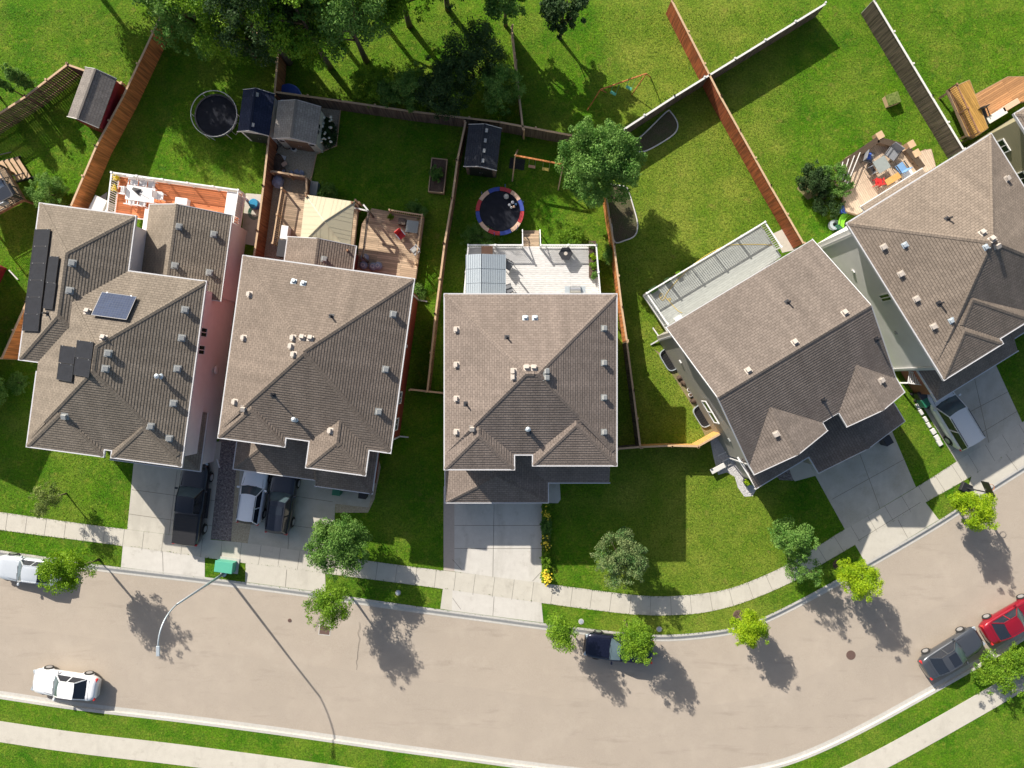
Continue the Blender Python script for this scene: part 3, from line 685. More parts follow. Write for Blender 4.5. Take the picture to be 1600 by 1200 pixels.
class House:
    def __init__(s, name, label, px, py, th, ze):
        s.fr = Fr(px, py, th, ze); s.ze = ze
        s.t = thingF(name, label, 'house', s.fr); s.roofs = []
    def uv(s, px, py, z): x, y, _ = s.fr.loc(px, py, z); return (x, -y)
    def upper(s, outline, blocks_fn, roofm, wallm, caps=True, wallin=0.45, local=False, eaves=None):
        pts = snap([s.uv(x, y, s.ze) for x, y in outline]) if not local else outline
        s.pts = pts; blocks = blocks_fn(pts); s.roofs.append((blocks, s.ze))
        rf = make_roof(blocks, s.ze, roofm, s.t); s.roof = rf
        MB().prism(flipv(inset(pts, wallin)), 0, s.ze - 0.13).build('wall', wallm, s.t)
        if eaves is None:
            MB().prism(flipv(inset(pts, 0.03)), s.ze - 0.129, s.ze - 0.09).build('soffit', M['white'], s.t)
            mb = MB(); ring_strip(mb, pts, 0.075, s.ze - 0.16, s.ze + 0.015); mb.build('gutter', M['gutter'], rf)
        else:
            for (a, b_) in eaves(pts):
                cx = sum(p[0] for p in pts) / len(pts); cy = sum(p[1] for p in pts) / len(pts)
                MB().bar((a[0], -a[1], s.ze - .07), (b_[0], -b_[1], s.ze - .07), 0.09, 0.16).build('gutter', M['gutter'], rf)
        s.gables(blocks, s.ze, wallm, rf)
        return s
    def gables(s, blocks, ze, wallm, rf):
        for b in blocks:
            u0, u1, v0, v1 = b['r']; sl = b['s']
            if b.get('g') is None: continue
            for side in b['g']:
                mb = MB(); fb = MB()
                if side in 'FB':
                    e = v1 if side == 'F' else v0; q = -0.42 if side == 'F' else 0.42; um = (u0 * sl[0] + u1 * sl[1]) / (sl[0] + sl[1]); h = sl[0] * (um - u0)
                    tri = [(u0 + 0.1, -(e + q), ze - 0.14), (u1 - 0.1, -(e + q), ze - 0.14), (um, -(e + q), ze + h - 0.08)]
                    t2 = [(x, y + (0.2 if side == 'F' else -0.2), z) for x, y, z in tri]
                    ed = [((u0 - 0.05, -e, ze - 0.08), (um, -e, ze + h - 0.06)), ((um, -e, ze + h - 0.06), (u1 + 0.05, -e, ze - 0.08))]
                else:
                    e = u0 if side == 'L' else u1; q = 0.42 if side == 'L' else -0.42; vm = (v0 * sl[2] + v1 * sl[3]) / (sl[2] + sl[3]); h = sl[2] * (vm - v0)
                    tri = [(e + q, -(v0 + 0.1), ze - 0.14), (e + q, -(v1 - 0.1), ze - 0.14), (e + q, -vm, ze + h - 0.08)]
                    t2 = [(x + (0.2 if side == 'L' else -0.2), y, z) for x, y, z in tri]
                    ed = [((e, -v0 + 0.05, ze - 0.08), (e, -vm, ze + h - 0.06)), ((e, -vm, ze + h - 0.06), (e, -v1 - 0.05, ze - 0.08))]
                mb.add(tri + t2, [(0, 1, 2), (5, 4, 3), (0, 3, 4, 1), (1, 4, 5, 2), (2, 5, 3, 0)]); mb.build('gable_wall', wallm, s.t)
                for a, c in ed: fb.bar(a, c, 0.05, 0.16)
                fb.build('fascia', M['gutter'], rf)
    def lower(s, blocks, ze, roofm, wallm, name='lower_roof', wall=True, wi=0.3, wz=0.0):
        rf = make_roof(blocks, ze, roofm, s.t, name); s.roofs.append((blocks, ze))
        mb = MB(); wb = MB(); sb = MB()
        for k, b in enumerate(blocks):
            u0, u1, v0, v1 = b['r']; z = ze - 0.07; zz = 0.16
            if b['s'][0]: MB().box((u0 - 0.035, -(v0 + v1) / 2, z), (0.07, v1 - v0, zz)).build('gutter', M['gutter'], rf)
            if b['s'][1]: MB().box((u1 + 0.035, -(v0 + v1) / 2, z), (0.07, v1 - v0, zz)).build('gutter', M['gutter'], rf)
            if b['s'][2]: MB().box(((u0 + u1) / 2, -v0 + 0.035, z), (u1 - u0 + .14, 0.07, zz)).build('gutter', M['gutter'], rf)
            if b['s'][3]: MB().box(((u0 + u1) / 2, -v1 - 0.035, z - .003), (u1 - u0 + .14, 0.07, zz)).build('gutter', M['gutter'], rf)
            if wall and b.get('w', 1): wb.box(((u0 + u1) / 2 , -(v0 + v1) / 2, (ze - 0.1 - 0.01 * k) / 2), (u1 - u0 - 2 * wi - .013 * k, v1 - v0 - 2 * wi - .013 * k, ze - 0.1 - 0.01 * k))
            sb.box(((u0 + u1) / 2, -(v0 + v1) / 2, ze - 0.10 - 0.006 * k), (u1 - u0 - .02, v1 - v0 - .02, 0.02))
        sb.build('soffit', M['white'], s.t)
        if wall and wb.f: wb.build('lower_wall', wallm, s.t)
        s.gables(blocks, ze, wallm, rf)
        return rf
    def place(s, px, py, k=0):
        """the point of roof k seen at px, py, with the slope there"""
        blocks, ze = s.roofs[k]; z = ze + 1.0
        for _ in range(25):
            u, v = s.uv(px, py, z); h, key = roof_eval(blocks, u, v); z = ze + max(h, 0)
        nm = key[0] if key else 'F'
        b = max(blocks, key=lambda b: max([0] + [q for q in b['s'] if q])); sl = 0.5
        for b in blocks:
            for n2, f in sides(b):
                if n2 == nm: sl = abs(f[0]) + abs(f[1])
        return u, v, z, nm, sl
    def vent(s, px, py, kind='box', mat=None, k=0, size=0.275):
        u, v, z, nm, sl = s.place(px, py, k)
        rot = {'L': (0, -1), 'R': (0, 1), 'B': (-1, 0), 'F': (1, 0)}[nm]; a = math.atan(sl)
        if kind == 'box':
            o = MB().box((0, 0, 0.02), (size * 1.45, size * 1.45, 0.02)).box((0, 0, 0.115), (size * 0.85, size * 0.85, 0.15)).box((0, 0, 0.205), (size * 1.05, size * 1.05, 0.05), top=0.88).build('roof_vent', mat or M['vent'], s.t)
            o.location = (u, -v, z); o.rotation_euler = (rot[0] * a, rot[1] * a, 0)
        elif kind == 'pipe':
            o = MB().box((0, 0, 0.02), (0.3, 0.3, 0.02)).build('vent_pipe', M['dark'], s.t)
            o.location = (u, -v, z); o.rotation_euler = (rot[0] * a, rot[1] * a, 0)
            p = MB().cyl((u, -v, z - 0.05), 0.055, 0.55, 10).cyl((u, -v, z), 0.09, 0.12, 10).build('vent_pipe', M['dark'], s.t)
        elif kind == 'cowl':
            p = MB().cyl((u, -v, z - 0.1), 0.09, 0.45, 12).cyl((u, -v, z + 0.33), 0.15, 0.12, 14).cyl((u, -v, z + .45), 0.15, 0.06, 14, 0.03).cyl((u, -v, z - 0.02), 0.2, 0.06, 12, .12).build('flue_cowl', M['galv'], s.t, smooth=False)
        elif kind == 'goose':
            o = MB().box((0, 0, 0.02), (0.36, 0.36, 0.02)).box((0, 0, 0.1), (0.2, 0.22, 0.16)).build('exhaust_hood', M['galv'], s.t, bevel=0.02)
            o.location = (u, -v, z); o.rotation_euler = (rot[0] * a, rot[1] * a, 0)
    def window(s, side, at, z, w=1.0, h=1.1, off=0.0, frame=M['white']):
        """side L/R at constant u, B/F at constant v; 'at' is (const, pos)"""
        c, p = at
        fm = MB(); pn = MB()
        if side in 'LR':
            d = -1 if side == 'L' else 1
            for a, b, zz, hh in ((-w / 2, 0.07, 0, h), (w / 2, 0.07, 0, h), (0, w, h / 2, 0.07), (0, w, -h / 2, 0.07), (0, 0.05, 0, h)):
                fm.box((c + d * 0.03, -(p + (a if b < .5 else 0)), z + zz), (0.08, b + (0.07 if b > .5 else 0), hh if b < .5 else 0.07))
            pn.box((c + d * 0.01, -p, z), (0.04, w - 0.05, h - 0.05))
        else:
            d = 1 if side == 'F' else -1
            for a, b, zz, hh in ((-w / 2, 0.07, 0, h), (w / 2, 0.07, 0, h), (0, w, h / 2, 0.07), (0, w, -h / 2, 0.07), (0, 0.05, 0, h)):
                fm.box((p + (a if b < .5 else 0), -(c + d * 0.03), z + zz), (b + (0.07 if b > .5 else 0), 0.08, hh if b < .5 else 0.07))
            pn.box((p, -(c + d * 0.01), z), (w - 0.05, 0.04, h - 0.05))
        f = fm.build('window', frame, s.t); pn.build('pane', M['glass'], f); return f
    def garage_door(s, v, u, w=4.8, h=2.2, mat=None):
        mb = MB()
        for k in range(4): mb.box((u, -(v + 0.02), 0.02 + h / 8 + k * h / 4), (w, 0.05, h / 4 - 0.015))
        mb.build('garage_door', mat or M['offwhite'], s.t)
def blk(u0, u1, v0, v1, s=(.5, .5, .5, .5), g=None, w=1): return dict(r=(u0, u1, v0, v1), s=s, g=g, w=w)
SP = 0.42
# ---- house 1: pink stucco, solar panels
h1 = House('house', 'leftmost full house, pink stucco walls and brown hip roof carrying black solar panels', 62, 317, -7.6, 6.0)
def f1(p):
    w = lambda a, b, v1: blk(a, b, v1 - (b - a) * 0.95, v1, (SP, SP, None, SP))
    return [blk(p[10][0], p[3][0], p[2][1], p[6][1]), blk(p[0][0], p[1][0], p[0][1], p[13][1]), w(p[9][0], p[8][0], p[8][1]), w(p[5][0], p[4][0], p[4][1])]
h1.upper([(62, 317), (210, 339), (201, 423), (320, 441), (284, 729), (174, 714), (176, 703), (163, 702), (160, 713), (43, 697), (57, 581), (71, 584), (71, 567), (31, 561)], f1, M['roof1'], M['pink'])
a = h1.uv(219, 317, 3.6); b = h1.uv(361, 336, 3.6); c = h1.uv(345, 471, 3.6); ur = (b[0] + c[0]) / 2; ul = h1.pts[1][0] - .5; um = (a[0] + ur) / 2
h1.lower([blk(ul, ur, (a[1] + b[1]) / 2, c[1], (.42 * (ur - um) / (um - ul), .42, None, None), 'BF', w=0)], 3.6, M['roof1'], M['pink'], 'rear_roof')
MB().box(((a[0] + ur) / 2, -((a[1] + b[1]) / 2 + c[1]) / 2, 1.75), (ur - a[0] - .6, c[1] - (a[1] + b[1]) / 2 - .62, 3.45)).build('lower_wall', M['pink'], h1.t)
a = h1.uv(190, 718, 2.8); b = h1.uv(312, 736, 2.8)
h1.lower([blk(h1.uv(175, 700, 2.8)[0], b[0], h1.uv(290, 640, 2.8)[1], b[1], (None, .35, None, .4))], 2.8, M['roof1'], M['pink'], 'garage_roof')
h1.garage_door(b[1] - 0.3, b[0] - 3.2)
for x, y in ((113, 411), (109, 454), (289, 484), (284, 528), (277, 576), (271, 630), (169, 552), (165, 576), (102, 650), (235, 666), (264, 685)): h1.vent(x, y, mat=M['vent_grey'], size=0.31)
h1.vent(137, 487); h1.vent(162, 528)
for x, y in ((279, 354), (334, 366), (273, 415), (327, 426)): h1.vent(x, y, k=1, mat=M['vent_grey'], size=0.30)
h1.vent(250, 588, 'cowl'); h1.vent(75, 490, 'pipe')
u = h1.pts[3][0] - 0.45
h1.window('R', (u, h1.uv(314, 527, 5)[1] - .35), 4.4, 0.6, 0.9); h1.window('R', (u, h1.uv(312, 538, 5)[1] + 0.35), 4.4, 0.6, 0.9)
def solar(pts, mat, lift=0.12):
    """pts: outline of one panel seen in the photograph, on roof 0"""
    q = []
    for x, y in pts:
        a = h1.place(x, y); q.append(Vector((a[0], -a[1], a[2])))
    n = (q[1] - q[0]).cross(q[3] - q[0]).normalized()
    if n.z < 0: n = -n
    c = (q[0] + q[1] + q[2] + q[3]) / 4; ex = ((q[1] - q[0]) + (q[2] - q[3])).normalized(); ey = n.cross(ex)
    w = ((q[1] - q[0]).length + (q[2] - q[3]).length) / 2 - 0.02; h = ((q[3] - q[0]).length + (q[2] - q[1]).length) / 2 - 0.02
    o = MB().box((0, 0, 0), (w, h, 0.04)).build('solar_panel', mat, h1.t)
    o.matrix_local = Matrix.Translation(c + n * lift) @ Matrix((ex, ey, n)).transposed().to_4x4()
    fm = MB()
    for x, y, a, b in ((0, h / 2, w + .03, .03), (0, -h / 2, w + .03, .03), (w / 2, 0, .03, h), (-w / 2, 0, .03, h)): fm.box((x, y, 0), (a, b, 0.05))
    fm.box((w * .35, h / 2, 0.015), (0.05, 0.05, 0.05), mi=1); fm.box((-w * .35, h / 2, 0.015), (0.05, 0.05, 0.05), mi=1)
    fm.build('panel_frame', [M['dark'], M['steel']], o)
def lerp2(a, b, t): return (a[0] + (b[0] - a[0]) * t, a[1] + (b[1] - a[1]) * t)
TL_, TR_, BR_, BL_ = (58, 359), (82, 359), (63, 518), (38, 517)
for k in range(6):
    t0, t1 = k / 6, (k + 1) / 6
    solar([lerp2(TL_, BL_, t0), lerp2(TR_, BR_, t0), lerp2(TR_, BR_, t1), lerp2(TL_, BL_, t1)], M['solar'])
TL_, TR_, BR_, BL_ = (80, 401), (95, 402), (86, 484), (71, 482)
for k in range(2):
    t0, t1 = k / 2, (k + 1) / 2
    solar([lerp2(TL_, BL_, t0), lerp2(TR_, BR_, t0), lerp2(TR_, BR_, t1), lerp2(TL_, BL_, t1)], M['solar'])
solar([(98, 540), (122, 543), (119, 570), (95, 566)], M['solar']); solar([(95, 567), (119, 571), (115, 597), (92, 593)], M['solar'])
solar([(124, 532), (149, 535), (146, 562), (121, 558)], M['solar']); solar([(121, 559), (146, 563), (143, 590), (118, 585)], M['solar'])
solar([(160, 459), (214, 466), (202, 503), (147, 495)], M['solar_blue'], 0.2)
# ---- house 2: red siding
h2 = House('house', 'second house from the left, dark red siding and plain brown hip roof', 378, 399, -7.8, 6.0)
def f2(p):
    w = lambda a, b, v1: blk(a, b, v1 - (b - a) * 0.95, v1, (SP, SP, None, SP))
    return [blk(p[0][0], p[1][0], p[0][1], p[7][1]), w(p[0][0], p[8][0], p[8][1]), w(p[5][0], p[1][0], p[2][1]), w(p[5][0], p[4][0], p[4][1])]
h2.upper([(378, 399), (646, 437), (610, 707), (577, 703), (569, 743), (478, 729), (485, 688), (446, 684), (444, 698), (344, 683)], f2, M['roof2'], M['red_siding'])
a = h2.uv(450, 370, 3.0); b = h2.uv(556, 384, 3.0)
h2.lower([blk(a[0], b[0], (a[1] + b[1]) / 2, a[1] + 3.4, (.42, .42, None, None), 'B')], 3.0, M['roof2'], M['red_siding'], 'rear_roof')
a = h2.uv(365, 732, 2.8); b = h2.uv(494, 750, 2.8); c = h2.uv(581, 771, 2.8)
h2.lower([blk(a[0], b[0] + 1.5, a[1] - 3.6, (a[1] + b[1]) / 2, (.4, None, None, .42)), blk(h2.uv(493, 758, 2.8)[0], c[0], c[1] - 4.2, c[1], (None, .4, None, .42))], 2.8, M['roof2'], M['red_siding'], 'garage_roof')
h2.garage_door(a[1] - 0.3, a[0] + 3.4)
for x, y in ((391, 460), (382, 528), (368, 628), (381, 638)): h2.vent(x, y)
for x, y in ((459, 528), (456, 541), (460, 554), (472, 528), (485, 529)): h2.vent(x, y)
for x, y in ((614, 491), (602, 577), (591, 643)): h2.vent(x, y, mat=M['vent_grey'], size=0.30)
h2.vent(517, 673); h2.vent(506, 405, k=1, mat=M['vent_grey'])
h2.vent(459, 440, 'goose'); h2.vent(474, 443, 'goose'); h2.vent(518, 494, 'pipe'); h2.vent(427, 617, 'pipe'); h2.vent(462, 655, 'cowl')
u = h2.pts[1][0] - 0.45
h2.window('R', (u, h2.uv(625, 624, 5)[1]), 2.3, 0.8, 1.0); h2.window('R', (u, h2.uv(619, 668, 5)[1]), 2.3, 0.8, 1.2)
h2.window('L', (0.45, 4.0), 3.6, 0.8, 0.9); h2.window('B', (0.45, 3.0), 4.3, 1.4, 1.1); h2.window('B', (0.45, 8.5), 4.3, 1.6, 1.1)
# ---- house 3: centre
h3 = House('house', 'middle house with square taupe hip roof behind the white concrete driveway', 695, 460, 0, 6.0)
def f3(p):
    w = lambda a, b, v1: blk(a, b, v1 - (b - a) * 0.95, v1, (SP, SP, None, SP))
    return [blk(p[0][0], p[1][0], p[0][1], p[4][1]), w(p[0][0], p[6][0], p[6][1]), w(p[3][0], p[1][0], p[2][1])]
h3.upper([(695, 460), (963, 460), (963, 727), (833, 727), (833, 710), (803, 710), (803, 733), (695, 733)], f3, M['roof3'], M['beige_siding'])
a = h3.uv(696, 785, 2.8); b = h3.uv(856, 785, 2.8); c = h3.uv(952, 754, 2.8)
h3.lower([blk(a[0], b[0], a[1] - 3.9, a[1], (.3, .3, None, .55)), blk(b[0] - 2.5, c[0], c[1] - 2.6, c[1], (None, None, None, .36))], 2.8, M['roof3'], M['beige_siding'], 'garage_roof')
h3.garage_door(a[1] - 0.3, (a[0] + b[0]) / 2)
for x, y in ((714, 515), (714, 570), (714, 623), (714, 675), (738, 669), (803, 580), (803, 589), (823, 575), (834, 575)): h3.vent(x, y)
for x, y in ((943, 513), (943, 567), (943, 621), (943, 675), (853, 580), (853, 590)): h3.vent(x, y, mat=M['vent_grey'])
h3.vent(821, 497, 'goose'); h3.vent(836, 497, 'goose'); h3.vent(792, 527, 'pipe'); h3.vent(728, 631, 'pipe'); h3.vent(826, 675, 'pipe'); h3.vent(825, 670, 'cowl')
for uu in (2.2, 5.4, 8.6): h3.window('B', (0.45, uu), 4.3, 1.4, 1.1)
h3.window('B', (0.45, 6.2), 1.9, 1.8, 1.7)
# ---- house 4: gabled
h4 = House('house', 'gabled mauve-brown house on the outer bend with twin front gables and taupe walls', 1038, 515, 31.0, 6.0)
def f4(p):
    mid = (p[0][1] + p[4][1]) / 2
    return [blk(p[0][0], p[1][0], p[0][1], p[4][1], (None, None, .40, .40), 'LR'), blk(p[0][0] + .02, p[6][0], mid, p[6][1], (SP, SP, None, None), 'F'), blk(p[3][0], p[1][0] - .02, mid, p[3][1], (SP, SP, None, None), 'F')]
h4.upper([(1038, 515), (1268, 375), (1415, 612), (1324, 667), (1311, 644), (1284, 660), (1293, 674), (1182, 739)], f4, M['roof4'], M['taupe_siding'], eaves=lambda p: [(p[0], p[1]), (p[2], p[3]), (p[3], p[4]), (p[4], p[5]), (p[5], p[6]), ((p[7][0], p[5][1] - .2), p[7])][:6] if 0 else [(p[0], p[1]), ((p[1][0], p[4][1] - .2), p[2]), (p[3], p[4]), (p[4], p[5]), (p[5], p[6]), ((p[7][0], p[5][1] - .2), p[7])])
a = h4.uv(1182, 761, 2.8); b = h4.uv(1265, 714, 2.8); c = h4.uv(1279, 738, 2.8); d = h4.uv(1414, 660, 2.8)
h4.lower([blk(a[0] - .1, c[0] + 1.0, a[1] - 2.4, (a[1] + b[1]) / 2, (None, None, None, .36)), blk(c[0], d[0], c[1] - 4.6, (c[1] + d[1]) / 2, (.26, .26, None, None), 'F')], 2.8, M['roof4'], M['taupe_siding'], 'garage_roof')
h4.garage_door((c[1] + d[1]) / 2 - 0.3, (c[0] + d[0]) / 2)
for x, y in ((1242, 535), (1320, 489), (1169, 579), (1376, 595), (1213, 678)): h4.vent(x, y)
for x, y in ((1230, 472), (1286, 625), (1369, 530)): h4.vent(x, y, 'pipe')
v = h4.uv(1113, 643, 3.4)[1]
h4.window('L', (0.45, v), 3.2, 1.7, 1.0); h4.window('B', (0.45, 3.0), 4.3, 1.4, 1.1); h4.window('B', (0.45, 8.0), 4.3, 1.4, 1.1); h4.window('R', (h4.pts[1][0] - .45, 3.5), 3.6, 0.8, 0.9)
# ---- house 5: right
h5 = House('house', 'large tan hip-roofed house at the right with pale grey-green siding', 1324, 349, 31.8, 6.0)
q = (CAM_H - 6.0) / FPX
o5 = [(x * q, y * q) for x, y in ((0, 0), (264, 0), (264, 262), (164, 262), (164, 278), (107, 278), (107, 287), (0, 287))]
def f5(p):
    w = lambda a, b, v1: blk(a, b, v1 - (b - a) * 0.95, v1, (SP, SP, None, SP))
    return [blk(p[0][0], p[1][0], p[0][1], p[2][1]), w(p[0][0], p[4][0], p[4][1]), w(p[0][0], p[6][0], p[6][1])]
h5.upper(o5, f5, M['roof5'], M['grey_siding'], local=True)
a = h5.uv(1457, 628, 2.8); b = h5.uv(1591, 550, 2.8); c = h5.uv(1437, 570, 2.8); d = h5.uv(1600, 519, 2.8)
h5.lower([blk((a[0] + c[0]) / 2, b[0], a[1] - 2.6, (a[1] + b[1]) / 2, (.7, None, None, .4)), blk(b[0] - 1.0, b[0] + 4.5, d[1] - 3, d[1], (None, .4, None, .4))], 2.8, M['roof5'], M['brown_siding'], 'garage_roof')
h5.garage_door((a[1] + b[1]) / 2 - 0.3, (a[0] + b[0]) / 2 + .3)
a = h5.uv(1346, 324, 3.0); b = h5.uv(1440, 263, 3.0)
h5.lower([blk(a[0], b[0], (a[1] + b[1]) / 2, (a[1] + b[1]) / 2 + 1.6, (None, None, .4, None), w=0)], 3.0, M['roof5'], M['grey_siding'], 'rear_roof')
for x, y in ((1535, 364), (1550, 374), (1557, 384), (1381, 386), (1408, 428), (1432, 467), (1459, 510), (1572, 280)): h5.vent(x, y)
h5.vent(1480, 342, 'pipe'); h5.vent(1467, 474, 'pipe'); h5.vent(1414, 383, 'goose'); h5.vent(1487, 501, 'goose'); h5.vent(1541, 386, 'goose')
h5.window('L', (0.45, h5.uv(1390, 462, 4.6)[1]), 4.4, 0.5, 1.2); h5.window('B', (0.45, 2.5), 4.3, 1.4, 1.1); h5.window('B', (0.45, 7.5), 1.8, 1.8, 1.6)
# ---- house 6: top right corner, olive
h6 = House('house', 'olive green sided house cut off at the top right corner', 1586, 178, 31.8, 6.0)
q = (CAM_H - 6.0) / FPX
o6 = [(x * q, y * q) for x, y in ((0, 0), (260, 0), (260, 262), (0, 262))]
h6.upper(o6, lambda p: [blk(p[0][0], p[1][0], p[0][1], p[2][1])], M['roof5'], M['olive_siding'], local=True)
h6.window('L', (0.45, h6.uv(1566, 230, 3.5)[1]), 3.0, 0.9, 1.2); h6.window('L', (0.45, h6.uv(1598, 280, 3.5)[1]), 3.0, 0.9, 1.2)
# ---- house 7: left edge, dark red
h7 = House('house', 'dark red house whose eave corner just shows at the left edge', -74, 391, -25.0, 5.6)
q = (CAM_H - 5.6) / FPX
h7.upper([(x * q, y * q) for x, y in ((-260, 0), (0, 0), (0, 250), (-260, 250))], lambda p: [blk(p[0][0], p[1][0], p[0][1], p[2][1])], M['roof2'], M['barn_red'], local=True)

def downspout(h, side, v, ze=5.8, inn=.45):
    u = (h.pts[0][0] + inn - .06) if side == 'L' else (h.pts[1][0] - inn + .06)
    MB().box((u, -v, ze / 2), (.08, .1, ze - .3)).bar((u, -v, .2), (u + (.6 if side == 'R' else -.6), -v, .06), .09, .08).build('downspout', M['gutter'], h.t)
for h, s, v in ((h1, 'R', 10.9), (h1, 'R', 5.4), (h2, 'R', .7), (h2, 'R', 10.6), (h2, 'L', 10.5), (h3, 'R', 10.2), (h3, 'L', .7), (h4, 'L', .7), (h4, 'L', 10.6), (h5, 'L', .8), (h5, 'L', 11.0)): downspout(h, s, v)
for h, s, vs in ((h1, 'R', (3.0, 6.5, 8.6)), (h2, 'R', (4.2, 7.4)), (h4, 'L', (2.6, 8.8)), (h5, 'L', (3.2, 8.2))):
    for k, v in enumerate(vs):
        u = (h.pts[0][0] + .42) if s == 'L' else (h.pts[1][0] - .42); MB().box((u, -v, 2.6 + .5 * (k % 2)), (.1, .22, .2)).build('wall_vent', M['vent_grey'] if k else M['white'], h.t)
# ------------------------------------------------------------- fences
FL = []
def fence(name, label, pts, mat, h=1.75, face=1, rail=None, cat='fence', gap=0.0, bw=0.14, post_gap=2.4, z0=0.0, shift=0.0, cap=True):
    """pts: the top rail as seen (pixels at height h); boards on one side of the rails"""
    W = [P(x, y, h) for x, y in pts]; FL.append([(w.x, w.y) for w in W]); rail = rail or M['rail_wood']
    o = W[0].copy(); o.z = 0; t = thing(name, label, cat, o)
    rnd = random.Random(len(label) * 7 + int(pts[0][0]))
    bm_ = MB(); rm = MB()
    for a, b in zip(W, W[1:]):
        a = a - o; b = b - o; a.z = b.z = 0; d = b - a; ln = d.length; d.normalize(); n = Vector((-d.y, d.x, 0)) * face; rz = math.atan2(d.y, d.x)
        k = int(ln / (bw + gap))
        for i in range(k):
            c = a + d * ((i + 0.5) * ln / k) + n * (0.05 + rnd.uniform(-.004, .004)); hh = h - 0.06 + rnd.uniform(-.02, .01)
            bm_.box((c.x, c.y, z0 + hh / 2), (ln / k - gap - 0.004, 0.022, hh), rz + rnd.uniform(-.01, .01))
        for zz in (0.3, h * .55, h - 0.16):
            q = (a + b) / 2 + n * 0.015; rm.box((q.x, q.y, zz), (ln, 0.045, 0.09), rz)
        if cap: q = (a + b) / 2 + n * 0.03; rm.box((q.x, q.y, h + 0.0), (ln, 0.13, 0.035), rz)
        m = max(1, round(ln / post_gap))
        for i in range(m + 1):
            q = a + d * (i * ln / m) - n * 0.035
            MB().box((q.x, q.y, (h + 0.06) / 2), (0.095, 0.095, h + 0.06), rz).box((q.x, q.y, h + 0.08), (0.12, 0.12, 0.03), rz).build('post', rail if cap else mat, t)
    bm_.build('boards', mat, t); rm.build('rails', rail, t)
    return t
fence('wood_fence', 'orange cedar fence leaning up the left lot line beside the dark red shed', [(262, 0), (192, 150), (150, 228), (110, 322), (41, 472), (2, 560)], M['fence_orange'], face=1)
fence('wood_fence', 'long reddish brown fence between the orange deck and the gravel yard', [(446, -60), (428, 150), (418, 226), (411, 290), (402, 360), (394, 415)], M['fence_rust'], face=1)
fence('wood_fence', 'weathered dark back fence running above the second yard and the dark shed', [(430, 143), (532, 157), (640, 173), (780, 190), (894, 211), (960, 214)], M['fence_dark'], face=-1)
fence('wood_fence', 'weathered grey back fence climbing right above the dry lawn', [(960, 211), (1054, 150), (1290, 5)], M['fence_dark'], face=-1, rail=M['offwhite'])
fence('wood_fence', 'narrow brown fence between the raised wood deck yard and the trampoline yard', [(727, 190), (714, 250), (706, 310), (694, 380), (680, 490), (667, 612)], M['fence_brown'], face=1)
fence('wood_fence', 'orange-topped fence right of the middle house, from the leafy tree down', [(945, 285), (953, 340), (960, 382), (972, 480), (980, 532)], M['fence_orange'], face=-1)
fence('wood_fence', 'dark stained lower fence tight beside the middle house wall', [(980, 534), (990, 610), (1001, 698)], M['fence_dark'], face=-1)
fence('wood_fence', 'short dark rail fence joining the middle house wall to the side fence', [(965, 702), (1001, 699)], M['fence_dark'], face=1)
fence('wood_fence', 'golden new timber gate fence angled up to the taupe wall', [(1003, 699), (1050, 697), (1091, 698), (1130, 676)], M['timber_new'], face=1, rail=M['rail_wood'])
fence('wood_fence', 'rust red fence between the dry lawn and the clover lawn, ending at the gabled house', [(1050, 0), (1126, 150), (1156, 204), (1204, 290), (1256, 380)], M['fence_red'], face=-1)
fence('wood_fence', 'dark weathered fence right of the tan deck, in its own shade', [(1366, 0), (1456, 150), (1506, 233)], M['fence_dark'], face=-1, rail=M['offwhite'])
fence('wood_fence', 'low dark rail fence joining the red house to the brown side fence', [(640, 609), (694, 615)], M['fence_dark'], face=1, h=1.5)
fence('wood_fence', 'grey fence stub running up behind the dark shed yard', [(818, 203), (812, 150), (800, 40)], M['fence_dark'], face=1)
fence('wood_fence', 'dark slatted fence across the top left corner casting striped shade', [(-60, 215), (40, 150), (105, 100), (190, 130)], M['fence_dark'], face=-1, gap=0.03)
fence('wood_fence', 'short brown partition fence across the gravel between bags and bins', [(424, 268), (478, 277), (478, 302)], M['fence_brown'], h=1.2, face=1, post_gap=1.3)
fence('wood_fence', 'weathered back fence behind the round net trampoline', [(262, 0), (330, 35), (446, 60)], M['fence_dark'], face=-1)

